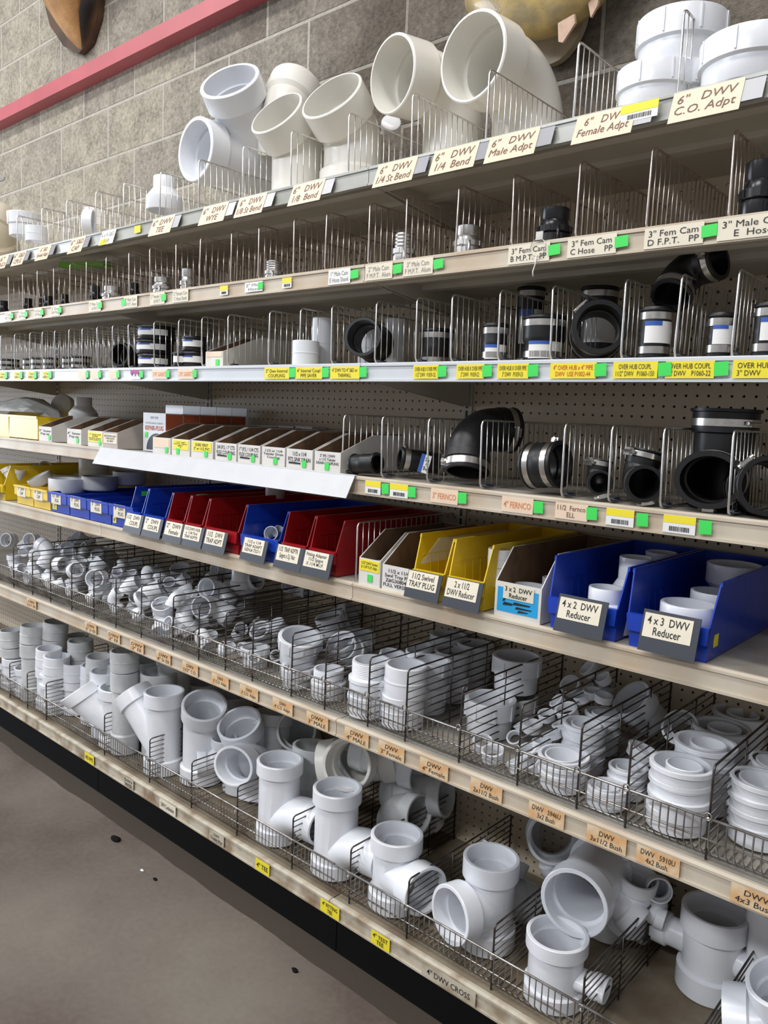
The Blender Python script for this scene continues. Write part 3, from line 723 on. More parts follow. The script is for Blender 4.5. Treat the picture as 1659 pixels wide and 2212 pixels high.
up('combo', 676, 783, 1700, z7, 'tall white combination tee with right hand branch above the yellow fitting tee tag', b=(1, .1, 0), group=G7)
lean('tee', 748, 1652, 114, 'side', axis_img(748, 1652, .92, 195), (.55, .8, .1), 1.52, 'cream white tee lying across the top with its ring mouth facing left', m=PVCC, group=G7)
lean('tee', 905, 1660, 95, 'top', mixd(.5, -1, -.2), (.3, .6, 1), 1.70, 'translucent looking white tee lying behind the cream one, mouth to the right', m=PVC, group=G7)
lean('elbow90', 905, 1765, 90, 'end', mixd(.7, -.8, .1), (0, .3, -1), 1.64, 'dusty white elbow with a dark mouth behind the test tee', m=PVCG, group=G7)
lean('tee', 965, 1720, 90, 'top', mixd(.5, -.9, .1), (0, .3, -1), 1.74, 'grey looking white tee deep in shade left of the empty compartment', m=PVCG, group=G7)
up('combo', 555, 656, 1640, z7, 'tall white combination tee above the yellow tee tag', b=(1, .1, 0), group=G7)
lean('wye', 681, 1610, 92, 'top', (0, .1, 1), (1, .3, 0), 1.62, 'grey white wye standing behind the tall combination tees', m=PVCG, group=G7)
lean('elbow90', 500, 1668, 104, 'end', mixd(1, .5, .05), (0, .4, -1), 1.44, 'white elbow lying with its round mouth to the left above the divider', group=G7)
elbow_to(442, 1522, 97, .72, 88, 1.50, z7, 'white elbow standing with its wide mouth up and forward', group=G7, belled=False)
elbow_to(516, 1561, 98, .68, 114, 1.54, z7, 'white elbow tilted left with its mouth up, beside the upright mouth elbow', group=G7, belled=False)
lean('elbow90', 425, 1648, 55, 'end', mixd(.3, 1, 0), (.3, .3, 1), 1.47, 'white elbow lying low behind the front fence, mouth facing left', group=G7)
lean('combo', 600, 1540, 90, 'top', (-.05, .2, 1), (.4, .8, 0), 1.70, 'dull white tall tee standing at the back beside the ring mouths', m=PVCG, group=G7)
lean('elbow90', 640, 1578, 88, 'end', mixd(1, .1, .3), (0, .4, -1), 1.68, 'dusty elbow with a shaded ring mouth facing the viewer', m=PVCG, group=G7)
up('wye', 312, 398, 1492, z7, 'white wye with its branch up to the left, beside the big elbows', b=(-1, -.2, 0), group=G7)
up('wye', 214, 299, 1482, z7, 'white wye with its branch reaching left over the fence', b=(-.8, -.6, 0), group=G7)
up('riser', 88, 170, 1450, z7 + .10, 'white straight coupling standing high in the left part of the bottom basket', group=G7)
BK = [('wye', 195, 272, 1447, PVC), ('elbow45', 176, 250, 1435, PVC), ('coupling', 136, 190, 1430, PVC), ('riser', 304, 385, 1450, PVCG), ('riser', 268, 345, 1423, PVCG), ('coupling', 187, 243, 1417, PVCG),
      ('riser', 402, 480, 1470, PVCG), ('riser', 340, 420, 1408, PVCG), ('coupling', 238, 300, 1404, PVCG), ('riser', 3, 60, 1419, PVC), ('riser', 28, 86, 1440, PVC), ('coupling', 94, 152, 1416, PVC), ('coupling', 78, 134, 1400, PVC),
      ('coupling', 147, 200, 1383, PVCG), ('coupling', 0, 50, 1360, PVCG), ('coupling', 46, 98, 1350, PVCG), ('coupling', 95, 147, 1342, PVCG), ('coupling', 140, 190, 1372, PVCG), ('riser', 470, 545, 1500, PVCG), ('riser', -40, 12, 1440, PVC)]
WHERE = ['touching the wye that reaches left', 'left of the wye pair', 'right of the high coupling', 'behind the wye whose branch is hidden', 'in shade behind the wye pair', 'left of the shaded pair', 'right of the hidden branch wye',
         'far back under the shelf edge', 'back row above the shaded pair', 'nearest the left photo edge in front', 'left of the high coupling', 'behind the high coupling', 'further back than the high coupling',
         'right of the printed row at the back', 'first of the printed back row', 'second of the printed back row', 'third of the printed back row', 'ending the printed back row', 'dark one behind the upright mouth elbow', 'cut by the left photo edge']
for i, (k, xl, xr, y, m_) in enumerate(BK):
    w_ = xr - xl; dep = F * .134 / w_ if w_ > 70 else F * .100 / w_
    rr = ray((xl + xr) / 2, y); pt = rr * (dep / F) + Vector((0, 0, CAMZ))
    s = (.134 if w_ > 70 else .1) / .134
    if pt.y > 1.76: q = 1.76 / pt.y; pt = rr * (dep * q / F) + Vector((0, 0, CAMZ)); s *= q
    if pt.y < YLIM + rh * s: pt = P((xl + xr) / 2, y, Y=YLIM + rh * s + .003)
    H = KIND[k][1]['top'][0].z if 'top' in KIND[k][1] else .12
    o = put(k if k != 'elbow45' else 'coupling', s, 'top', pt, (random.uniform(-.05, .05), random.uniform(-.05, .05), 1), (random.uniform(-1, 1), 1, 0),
        '%s %s mouth up, bottom basket left part, %s' % ('grey' if m_ is PVCG else 'white', CATN[PIPEN[k if k != 'elbow45' else 'coupling']].replace('pipe ', ''), WHERE[i]), m_, G7)
    # supporting piece below when it would hang in the air
    low = o.matrix_world.translation.z
    if low > LV[7] + .03:
        hh = low - z7 - .002; o2 = put('coupling' if hh < .12 else 'riser', s, 'bot', Vector((o.matrix_world.translation.x, o.matrix_world.translation.y, z7)), (0, 0, -1), (1, 0, 0), 'half hidden %s fitting under the one %s' % ('grey shaded' if m_ is PVCG else 'white', WHERE[i]), m_, G7)
        o2.matrix_world = Matrix.Translation((0, 0, z7)) @ Matrix.Diagonal((1, 1, hh / ((.098 if hh < .12 else .20) * s), 1)) @ Matrix.Translation((0, 0, -z7)) @ o2.matrix_world
# ------------------------------------------------------------------ upper basket shelf
z6 = LV[6] + .006
G6 = 'white pipe fittings in the upper wire baskets'
def st6(kind, n, xl, xr, y, what, m=None, hstep=.72):
    if n == 1: return up(kind, xl, xr, y, z6, what, m=m or PVC, group=G6)
    stack(kind, n, xl, xr, y, z6, what, m or PVC, G6, hstep=hstep)
st6('bush43', 4, 1581, 1709, 1682, 'white bushing in the front 4x3 stack at the right edge')
lean('bush43', 1672, 1645, 100, 'top', (0.1, 0, 1), (1, 0, 0), 1.62, 'white bushing peeking out behind the front 4x3 stack at the right edge', group=G6)
for i, (xl, xr, y, n) in enumerate([(1406, 1540, 1648, 4), (1459, 1590, 1602, 4), (1499, 1619, 1568, 4), (1541, 1656, 1538, 4)]):
    st6('bush42', n, xl, xr, y, 'white bushing in the %s 4x2 stack behind the fence' % ['front', 'second', 'third', 'rearmost'][i])
st6('bush315', 3, 1269, 1361, 1697, 'white bushing in the front 3x1 1/2 stack')
st6('bush315', 3, 1316, 1400, 1655, 'white bushing in the second 3x1 1/2 stack')
lean('bush315', 1395, 1618, 75, 'top', (.3, .2, 1), (1, 0, 0), 1.60, 'white bushing lying third from the fence in the 3x1 1/2 compartment', group=G6)
lean('bush42', 1468, 1570, 80, 'top', mixd(.6, .6, .6), (1, 0, 0), 1.66, 'grey white bushing leaning against the divider behind the 4x2 stacks', m=PVCG, group=G6)
st6('bush32', 3, 1164, 1274, 1628, 'white bushing in the front 3x2 stack')
st6('bush32', 4, 1217, 1311, 1562, 'white bushing in the tall middle 3x2 stack')
st6('bush32', 4, 1264, 1344, 1538, 'white bushing in the rear 3x2 stack')
lean('reducer43', 1362, 1508, 92, 'bot', mixd(.2, .9, .9), (1, 0, 0), 1.70, 'white reducer lying tilted against the pegboard behind the 3x2 bushings', group=G6)
lean('bush32', 1305, 1475, 62, 'top', (0.1, 0, 1), (1, 0, 0), 1.77, 'white bushing leaning upright against the pegboard above the small bushings', m=PVCG, group=G6)
st6('female', 1, 1004, 1116, 1507, 'large white ribbed adapter at the front of the 4 inch female compartment')
up('female', 1064, 1172, 1416, z6 + .085, 'large white ribbed adapter raised at the back of the 4 inch female compartment', m=PVC, group=G6)
lean('female', 1118, 1500, 90, 'top', (0, 0, 1), (1, 0, 0), 1.66, 'white adapter under the raised large ribbed one', m=PVCG, group=G6)
for i, (xl, xr, y) in enumerate([(831, 924, 1434), (891, 974, 1424), (939, 1019, 1404), (986, 1066, 1389), (929, 1009, 1370)]):
    st6('female' if i else 'coupling', 2, xl, xr, y, 'white adapter in the %s pile of the 3 inch female compartment' % ['front', 'second', 'third', 'fourth', 'rearmost'][i], hstep=.95)
lean('male', 905, 1398, 60, 'top', mixd(.1, .3, 1), (1, 0, 0), 1.64, 'white threaded adapter tilted left behind the front 4 inch male adapter', group=G6)
st6('male', 2, 762, 846, 1425, 'white threaded adapter in the front 4 inch male pile', hstep=1.0)
lean('male', 850, 1412, 60, 'top', (0.2, 0, 1), (1, 0, 0), 1.60, 'white threaded adapter behind the front 4 inch male pile', group=G6)
st6('male', 1, 678, 743, 1443, 'white threaded adapter at the front above the 3 inch male tag')
lean('male', 745, 1400, 56, 'top', mixd(.6, .5, .5), (1, 0, 0), 1.58, 'white threaded adapter lying behind the front 3 inch male adapter', group=G6)
lean('cleanout', 650, 1374, 98, 'top', mixd(.25, -.1, 1), (1, 0, 0), 1.47, 'big white cleanout adapter tilted above the fence over the 4 inch cleanout tag', group=G6)
up('cleanout', 605, 682, 1440, z6, 'white cleanout adapter under the big tilted one', group=G6)
lean('cleanout', 710, 1330, 64, 'top', mixd(.1, .3, 1), (1, 0, 0), 1.68, 'white ribbed cleanout adapter standing at the back against the pegboard', group=G6)
lean('cleanout', 762, 1330, 70, 'top', mixd(.3, -1, .4), (0, 0, 1), 1.77, 'white cleanout adapter on its side leaning on the pegboard', m=PVCG, group=G6)
lean('cleanout', 775, 1372, 70, 'top', mixd(.2, .1, 1), (1, 0, 0), 1.66, 'white cleanout adapter in the middle of the 4 inch cleanout compartment', group=G6)
lean('cleanout', 735, 1385, 66, 'top', mixd(.5, .4, 1), (1, 0, 0), 1.58, 'white cleanout adapter between the front and the back ones, mouth tilted left', group=G6)
up('cleanout', 519, 583, 1397, z6, 'white adapter at the front over the 3 inch cleanout tag', group=G6)
lean('cap', 592, 1345, 45, 'top', mixd(.4, .5, 1), (1, 0, 0), 1.60, 'white square headed plug above the 3 inch cleanout adapter', group=G6)
lean('cleanout', 560, 1360, 48, 'top', mixd(.5, .3, .6), (1, 0, 0), 1.56, 'white adapter lying behind the front 3 inch cleanout adapter', group=G6)
# loose little bushings
pp = [(1230, 1478, 46, .62), (1268, 1440, 44, .60), (1200, 1512, 36, .5), (1180, 1540, 38, .55), (1150, 1562, 44, .60), (1222, 1530, 50, .66), (1212, 1560, 44, .6), (1190, 1580, 42, .6), (1280, 1490, 40, .56), (1255, 1500, 38, .5), (1305, 1500, 40, .5), (1170, 1600, 42, .6),
      (1110, 1592, 34, .5), (1150, 1640, 50, .6), (1042, 1612, 44, .6), (1062, 1648, 52, .66), (1116, 1660, 56, .66), (1140, 1615, 40, .5), (1125, 1560, 38, .5), (1300, 1462, 36, .5)]
for i, (x, y, w_, s) in enumerate(pp):
    dep = F * .134 * .40 / w_; Y = (P(x, y, Y=1).y); rr = ray(x, y)
    # depth from how high it lies: back pieces sit on the pile
    Yt = 1.42 + max(0, (1650 - y)) / 200 * .30
    pt = P(x, y, Y=min(Yt, 1.76))
    if pt.z < LV[6] + .018: pt = P(x, y, Z=LV[6] + .020)
    if pt.y < 1.425: pt = P(x, y, Y=1.425)
    if pt.z < LV[6] + .034: pt.z = LV[6] + .034
    s = w_ * depth(pt) / (F * .134)
    a = (random.uniform(-.5, .3), random.uniform(-.7, .1), random.uniform(.5, 1))
    put('bush215', s, 'top', pt, a, (1, 0, 0), 'little white ring bushing in the 2x1 1/2 basket, %s counted from the pegboard' % ('nearest' if i == 0 else ORD[i].strip()), PVC, G6)
# drain elbows in the left baskets: the ones the photo shows clearly
EL = [('elbow90', 445, 1270, 44, mixd(1, .45, .1), (.5, .5, -.6), 1.55, 'white elbow with open ring mouth facing left on top of the elbow pile'),
      ('elbow90', 434, 1312, 50, mixd(1, .35, 0), (.5, .6, -.4), 1.48, 'white elbow with a round mouth just below the topmost ring mouth elbow'),
      ('elbow45', 389, 1226, 44, mixd(.45, .0, 1), (-.5, .2, -.5), 1.68, 'white elbow mouth up at the back of the elbow pile'),
      ('elbow90', 462, 1232, 38, mixd(.7, .9, .1), (.6, .5, -.2), 1.72, 'white elbow with a shaded mouth facing left near the shelf edge'),
      ('elbow90', 520, 1270, 46, (0, 0, -1), (-.6, .5, .1), 1.66, 'white elbow turned mouth down at the right end of the elbow pile'),
      ('elbow45', 555, 1250, 46, mixd(.5, -.7, .3), (0, 0, -1), 1.70, 'white elbow half behind the mouth down elbow'),
      ('elbow90', 350, 1375, 48, mixd(.8, -.1, -.55), (-.4, .3, 1), 1.42, 'white elbow pressed against the fence with its mouth down and forward'),
      ('elbow45', 276, 1243, 42, mixd(.5, .5, 1), (.8, .2, -.4), 1.56, 'white elbow mouth up left in the middle of the left pile'),
      ('elbow90', 244, 1268, 36, mixd(.5, 1, .05), (.7, .4, .2), 1.48, 'white elbow with a narrow mouth facing left over the fence'),
      ('elbow45', 330, 1238, 44, mixd(-.1, .6, 1), (.3, .1, -1), 1.62, 'white elbow with printed marks resting on the left pile'),
      ('elbow90', 300, 1300, 44, mixd(0, 1, -.5), (.6, .6, .3), 1.46, 'white elbow curving down over the fence at the left pile'),
      ('elbow45', 162, 1160, 34, mixd(.7, .7, .6), (.7, .4, -.3), 1.66, 'white elbow mouth up left on the far left pile'),
      ('coupling', 62, 1166, 30, mixd(1, .2, .1), (0, 0, 1), 1.47, 'white coupling lying with its ring mouth to the viewer at the far left'),
      ('coupling', 12, 1166, 30, mixd(1, .3, .1), (0, 0, 1), 1.56, 'white coupling ring at the left edge of the photo'),
      ('elbow45', 30, 1200, 30, (0, 0, 1), (1, .3, 0), 1.50, 'white fitting standing in the first visible basket at the left edge'),
      ('elbow90', 115, 1205, 30, mixd(.2, 1, 0), (.6, .6, .3), 1.55, 'white elbow lying next to the slanting white pipe'),
      ('elbow90', 620, 1262, 34, mixd(.6, .5, .3), (.6, .6, -.3), 1.76, 'shaded white elbow at the back right of the elbow pile')]
for k, x, y, w_, a, b_, Y, lb in EL:
    prt = 'end' if 'elbow' in k else 'top'
    lean(k, x, y, w_, prt, a, b_, Y, lb, group=G6)
lean('street45', 97, 1182, 34, 'bot', mixd(.2, -.6, .9), (0, 0, 1), 1.50, 'long white street elbow slanting up to the right out of the far left basket', group=G6)
# fill of the remaining compartments, two layers deep
cols = [(490, 549), (432, 490), (376, 432), (307, 376), (252, 307), (204, 252), (156, 204), (110, 156), (71, 110), (30, 71), (0, 30)]
CN = ['left of the 3 inch cleanouts', 'two left of the 3 inch cleanouts', 'three left of the 3 inch cleanouts', 'with the ring mouth elbows', 'holding the elbow pressed on the fence', 'with the narrow mouth elbow', 'just left of the narrow mouth elbow', 'second left of the narrow mouth elbow', 'right of the slanting pipe', 'under the slanting pipe', 'at the left edge of the photo']
for ci, (xa, xb) in enumerate(cols):
    X1 = P(xb, 1300, Y=1.38).x; X0 = P(xa, 1300, Y=1.38).x; wd = X1 - X0
    n = 0
    sz = .055 if ci < 3 else min(.075, wd * .62)
    lay = [(z6, 5), (z6 + sz * 1.05, 4 if ci >= 3 else 0)]
    for li, (zz, cnt) in enumerate(lay):
        for r_ in range(cnt):
            yy = 1.425 + r_ * (.36 / 5) + li * .03
            if yy > 1.77: continue
            kd = random.choice(['elbow90', 'elbow45', 'street45', 'coupling']) if ci != 0 else random.choice(['coupling', 'cleanout'])
            o = None
            for tr in range(14):
                xx = (X0 + X1) / 2 + random.uniform(-.3, .3) * wd
                s = sz / .134 * random.uniform(.8, 1) * (.96 ** tr)
                an = random.uniform(0, 2 * PI); up_ = random.choice([.1, .4, 1.0, 2])
                a = Vector((math.cos(an), math.sin(an), up_)); pr = 'end' if 'end' in KIND[kd][1] else 'top'
                cpos = Vector((xx, yy + random.uniform(-.01, .01), zz)); b_ = (random.uniform(-1, 1), random.uniform(-1, 1), random.uniform(-.5, 0))
                p_, d_, r_q = KIND[kd][1][pr]; Rt = frame(a, b_) @ frame(d_, Vector((0, 0, -1)) if pr == 'end' else Vector((1, 0, 0))).transposed()
                mw = Rt.to_4x4() @ Matrix.Scale(s, 4); co = [mw @ v.co for v in KIND[kd][0].vertices]
                lo_ = Vector([min(q[i] for q in co) for i in range(3)]); hi_ = Vector([max(q[i] for q in co) for i in range(3)])
                off = Vector((cpos.x - (lo_.x + hi_.x) / 2, cpos.y - (lo_.y + hi_.y) / 2, zz - lo_.z + tr * .002))
                if lo_.x + off.x < X0 + .004 or hi_.x + off.x > X1 - .004 or lo_.y + off.y < 1.40: 
                    if tr < 10: continue
                mw = Matrix.Translation(off) @ mw
                if not hits(kd, mw, lo_ + off, hi_ + off): 
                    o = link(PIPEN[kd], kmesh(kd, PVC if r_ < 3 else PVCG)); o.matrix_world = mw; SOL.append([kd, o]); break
            if o is None: continue
            tag(o, 'white %s, basket %s, %s, %s layer' % (CATN[PIPEN[kd]].replace('pipe ', ''), CN[ci], ['frontmost', 'second from fence', 'third from fence', 'fourth from fence', 'rearmost'][r_], ['lower', 'upper'][li]), CATN[PIPEN[kd]], G6)
# ------------------------------------------------------------------ fifth shelf: plastic bins and cartons
z5 = LV[5] + .002
def plate(w_, h_, t=.0008): return MB().box((-w_ / 2, -h_ / 2, 0), (w_ / 2, h_ / 2, t))
def holder(parent, loc, w_, h_, text, cardw, cardh, tilt=.25, rz=0.0, card=PAPERC, cx=-.004, cy=.010, bold=0.012, ink=INK, m=SLATE):
    h = plate(w_, h_, .0025).build('label_holder', m, parent); h.location = loc; h.rotation_euler = (PI / 2 - tilt, 0, rz)
    c = plate(cardw, cardh, .0006).build('label_card', card, h); c.location = (cx, cy, .0026)
    l = lettering(text, h, cardw * .86, cardh * (.78 if '\n' in text else .5), ink, (cx, cy, .0035), (0, 0, 0), bold); return h
def bin_(xl, xr, colr, label, H=.143, D=.40, lip=.45, y0=1.402, group='plastic shelf bins', text=None, hold=None, z=None, ref=1102):
    zt = z5 + H
    X0 = P(xl, ref, Y=y0 + .02).x; X1 = P(xr, ref, Y=y0 + .02).x
    W = X1 - X0 - .002; t_ = .0028
    t = thing('storage_bin', label, 'bin', (X0, y0, z5), 0, group)
    b = MB()
    side = lambda x: b.prism([(x, .006, 0), (x, D, 0), (x, D, H), (x, .026, H), (x, .002, lip * H), (x, .006, lip * H * .55)], (t_, 0, 0))
    side(0); side(W - t_)
    b.box((t_, .006, 0), (W - t_, D, t_)); b.box((t_, D - t_, t_), (W - t_, D, H)); b.box((t_, .006, t_), (W - t_, .009, lip * H * .6))
    b.prism([(0, -.004, lip * H * .5), (0, -.004, lip * H), (0, .008, lip * H), (0, .008, lip * H * .5)], (W, 0, 0))
    def taper(mb):
        for v in mb.v: v.x = W / 2 + (v.x - W / 2) * (1 - .13 * (1 - v.z / H))
        return mb
    taper(b).build('body', colr, t)
    r = MB()
    for x in (-.0015, W - t_ - .0005): r.prism([(x, .0245, H - .006), (x, D, H - .006), (x, D, H + .0015), (x, .026, H + .0015)], (t_ + .002, 0, 0))
    r.box((0, D - .001, H - .006), (W, D + .002, H + .0015)); r.build('rim', colr, t)
    g = MB()
    for k in range(4): g.box((t_, .06 + k * .03, .03), (t_ + .001, .062 + k * .03, H * .62))
    g.box((t_, .03, H * .66), (t_ + .0012, D - .01, H * .67)); g.box((W - t_ - .0012, .03, H * .66), (W - t_, D - .01, H * .67)); taper(g).build('wall_ribs', colr, t)
    if text:
        dx, dz, hw, hh_, cw, ch = hold
        holder(t, (W / 2 + dx, -.022, lip * H * .5 + dz), hw, hh_, text, cw, ch)
    return t, X0, W
b2, xb2, wb2 = bin_(1366, 1563, BLUE, 'large blue bin at the right holding the 4 x 3 reducers', text='4 x 3  DWV\nReducer', hold=(.014, .012, .104, .076, .088, .044), ref=1235)
s_ = plate(.022, .024).build('price_sticker', PAPERY, b2); s_.location = (wb2 - .0080, .045, .035); s_.rotation_euler = (PI / 2, 0, PI / 2)
b1, xb1, wb1 = bin_(1196, 1360, BLUE, 'large blue bin second from the right holding the 4 x 2 reducers', text='4 x 2  DWV\nReducer', hold=(.010, .010, .104, .074, .088, .042), ref=1220)
ya, xya, wya = bin_(981, 1066, YEL, 'yellow bin holding white 2 x 1 1/2 reducers, beside the blue printed carton', text='2 x 11/2\nDWV Reducer', hold=(.010, .002, .098, .066, .084, .042), ref=1172)
yb, xyb, wyb = bin_(906, 980, YEL, 'yellow bin left of the reducer one, labelled swivel tray plug', text='11/2 Swivel\nTRAY PLUG', hold=(.004, .002, .098, .064, .086, .040), ref=1160)
TB = [(681, 743, RED, 'red bin nearest the wire divider, labelled fitting adapter', 'Fitting Adapter\n11/2 Spigot\nX 11/4 M.I.P.', 1125),
      (622, 680, RED, 'red bin labelled spigot trap adapter, right of the lone blue bin', '11/2  TRAP ADPTR\nSpigot x S.J. Nut', 1115),
      (532, 621, BLUE, 'blue bin standing between red bins, labelled 11/2 x 11/4 trap adapt', '11/2 x 11/4\nTRAP ADAPT\nGEN.# 72211', 1102),
      (452, 531, RED, 'red bin labelled 11/2 DWV trap adapter, left of the lone blue bin', '11/2   DWV\nTRAP ADPT', 1092),
      (412, 451, RED, 'red bin labelled hub by 11/4 thread trap adapter', '11/2 DWV HUB\nx  11/4 Thrd\nTRAP ADPTR', 1083),
      (372, 411, RED, 'leftmost red bin, labelled 2 inch DWV female', '2"   DWV\n  Female', 1076),
      (320, 371, BLUE, 'blue bin left of the red bins, labelled 2 inch DWV coupling', '2"   DWV\n    COUPL', 1070),
      (290, 319, BLUE, 'blue bin labelled 11/2 DWV coupling, beside the low blue bins', '11/2   DWV\n     COUPL', 1065)]
BB = {}
for xl, xr, c_, lb, tx, ref in TB:
    big = xl > 440
    BB[xl] = bin_(xl, xr, c_, lb, text=tx, hold=(.004 if big else .028, -.002, .106, .064, .086, .042), ref=ref)
o = plate(.03, .016).build('price_sticker', PAPERG, BB[290][0]); o.location = (.0042, .06, .12); o.rotation_euler = (PI / 2, 0, PI / 2)
# low divider bins at the left
def low_bin(xl, xr, colr, label, text, ref, D=.38):
    X0 = P(xl, ref, Y=1.402).x; X1 = P(xr, ref, Y=1.402).x; W = X1 - X0 - .003; H = .076; t_ = .0025
    t = thing('low_storage_bin', label, 'bin', (X0, 1.402, z5), 0, 'low divider bins')
    b = MB()
    for x in (0, W - t_): b.prism([(x, .012, 0), (x, D, 0), (x, D, H), (x, 0, H), (x, 0, H * .52), (x, .012, H * .44)], (t_, 0, 0))
    b.box((t_, .012, 0), (W - t_, D, t_)); b.box((t_, D - t_, t_), (W - t_, D, H)); b.box((t_, .012, t_), (W - t_, .0145, H * .5))
    b.box((t_, 0, H * .5), (W - t_, .0025, H)); b.box((t_, .002, H * .48), (W - t_, .014, H * .52))
    b.build('body', colr, t)
    r = MB()
    for x in (W * .33, W * .66): r.box((x, .01, H * .5), (x + .0015, D - .01, H * .9))
    r.box((-.001, -.003, H - .006), (W + .001, .003, H + .001)); r.build('rim', colr, t)
    if text:
        c = plate(.075, .044).build('label_card', PAPERC, t); c.location = (W * .45, -.0005, H * .73); c.rotation_euler = (PI / 2, 0, 0)
        lettering(text, c, .056, .030, INK, (0, 0, .0012), (0, 0, 0), .01)
    return t, X0, W
for xl, xr, c_, lb, tx, ref in [(235, 289, BLUE, 'low blue bin labelled 4 inch DWV plug', '4"   DWV\n     PLUG', 1090), (188, 234, BLUE, 'low blue bin labelled three inch plug', '3"   DWV\n     PLUG', 1080),
                                (145, 187, BLUE, 'low blue bin labelled two inch plug', '2"   DWV\n     PLUG', 1070), (104, 144, BLUE, 'low blue bin labelled 11/2 DWV plug', '11/2   DWV\n     PLUG', 1058),
                                (67, 103, YEL, 'low yellow bin labelled 4 inch DWV cap', '4"  DWV\n  CAP', 1054), (31, 66, YEL, 'low yellow bin labelled three inch cap', '3"  DWV\n  CAP', 1048)]:
    BB[xl] = low_bin(xl, xr, c_, lb, tx, ref)
for xl, tx, dx in ((104, '11/2" DWV\nPLUG', .03), (235, '4"', .02)):
    c = plate(.034 if xl == 104 else .022, .022).build('price_sticker', PAPERY, BB[xl][0]); c.location = (dx, .0115, .020); c.rotation_euler = (PI / 2, 0, 0); lettering(tx, c, .016, .014, INK, (0, 0, .0012), (0, 0, 0))
bin_(-12, 20, YEL, 'tall yellow bin cut by the left edge, bin shelf', text='11/2  DWV\nTEST', hold=(0, 0, .09, .06, .07, .036), ref=1040)
# fittings inside the bins
G5 = 'white fittings kept in the shelf bins'
zb = z5 + .004
def inb(kind, xl, xr, y, label, **k): up(kind, xl, xr, y, zb, label, m=k.pop('m', PVC), group=G5, **k)
lean('reducer43', 1490, 1303, 119, 'bot', (0, 0, 1), (1, 0, 0), 1.475, 'front white reducer in the 4 x 3 bin', group=G5); lean('reducer43', 1546, 1277, 100, 'bot', (0, 0, 1), (1, 0, 0), 1.585, 'middle white reducer in the 4 x 3 bin', group=G5)
lean('reducer42', 1588, 1218, 112, 'bot', (0, 0, 1), (1, 0, 0), 1.68, 'rear white reducer standing upside down in the 4 x 3 bin', group=G5)
up('reducer42', 1273, 1348, 1268, zb, 'front white reducer with narrow neck in the 4 x 2 bin', m=PVC, group=G5, Y=1.47)
up('reducer42', 1340, 1411, 1203, zb, 'tall middle white reducer in the 4 x 2 bin', m=PVC, group=G5, Y=1.56)
lean('coupling', 1429, 1192, 66, 'top', (0, 0, 1), (1, 0, 0), 1.70, 'rear white fitting in the 4 x 2 bin', group=G5)
for i, (x, y, w_, Y, lw) in enumerate([(1082, 1185, 54, 1.475, 'front'), (1118, 1178, 50, 1.53, 'second'), (1150, 1172, 46, 1.60, 'third'), (1180, 1167, 44, 1.67, 'fourth')]):
    lean('coupling', x, y, w_, 'top', (0, 0, 1), (1, 0, 0), Y, 'white reducer, %s in the upper row of the right yellow bin' % lw, group=G5)
    p_ = P(x, y, Y=Y); s_ = w_ * depth(p_) / (F * .134)
    put('coupling', s_, 'top', Vector((p_.x, p_.y, p_.z - .098 * s_ - .001)), (0, 0, 1), (1, 0, 0), 'white reducer, %s in the lower row of the right yellow bin' % lw, PVC, G5)
up('coupling', 1097, 1184, 1265, z5 + .030, 'white reducer showing above the blue printed carton', m=PVC, group=G5, Y=1.47)
lean('coupling', 1192, 1247, 40, 'top', (0, 0, 1), (1, 0, 0), 1.56, 'white reducer further back in the blue printed carton', group=G5)
lean('elbow45', 585, 1152, 32, 'end', mixd(1, .2, .1), (0, 0, -1), 1.45, 'small white trap adapter showing its mouth in the lone blue bin', group=G5)
lean('coupling', 607, 1142, 26, 'top', mixd(.3, -.6, 1), (1, 0, 0), 1.50, 'small white trap adapter leaning in the lone blue bin', group=G5)
lean('coupling', 508, 1157, 26, 'top', (0, 0, 1), (1, 0, 0), 1.44, 'small white adapter in the red trap adapter bin', group=G5)
lean('coupling', 330, 1075, 18, 'top', (0, 0, 1), (1, 0, 0), 1.46, 'white coupling at the front of the 2 inch coupling bin', group=G5)
for i in range(5): lean('coupling', 436 + i * 20, 1068 - i * 1.2, 24, 'top', (0, 0, 1), (1, 0, 0), 1.52 + i * .05, 'white female adapter rim, %s inside the leftmost red bin' % ['first', 'second', 'third', 'fourth', 'fifth'][i], group=G5)
lean('coupling', 595, 1045, 42, 'top', (0, 0, 1), (1, 0, 0), 1.70, 'white pipe coupling standing high behind the red bins under the cover strip', m=PVCG, group=G5)
for k, x, y, w_, a, Y, lb, m_ in [('cap', 82, 1028, 52, mixd(.25, .5, 1), 1.50, 'white cap leaning in the 4 inch cap bin', PVC), ('cap', 145, 1033, 76, (0, 0, 1), 1.50, 'wide white cap lying mouth up on the 11/2 plug bin', PVC), ('cap', 148, 1024, 70, (0, 0, 1), 1.66, 'white cap rim just behind the wide white cap', PVCG),
                                 ('cap', 215, 1028, 74, (0, 0, 1), 1.60, 'white cap behind the low blue plug bins', PVCG), ('coupling', 203, 990, 62, (0, 0, 1), 1.70, 'grey printed pipe fitting standing high above the low blue bins', PVCG), ('cap', 280, 1018, 70, (0, 0, 1), 1.72, 'dull white cap in shade right of the grey printed fitting', PVCG),
                                 ('coupling', 96, 1010, 30, mixd(1, -.1, .1), 1.62, 'white ring standing on edge above the yellow cap bins', PVC), ('cap', 68, 1012, 22, mixd(.6, .8, .2), 1.58, 'small white cap lying beside the ring above the yellow bins', PVC)]:
    lean(k, x, y, w_, 'open' if k == 'cap' else 'top', a, (1, 0, 0), Y, lb, m=m_, group=G5)
lean('wye', 42, 1012, 26, 'top', mixd(.2, -.3, 1), (-.8, -.6, 0), 1.47, 'small white wye hanging out of the tall yellow bin', group=G5)

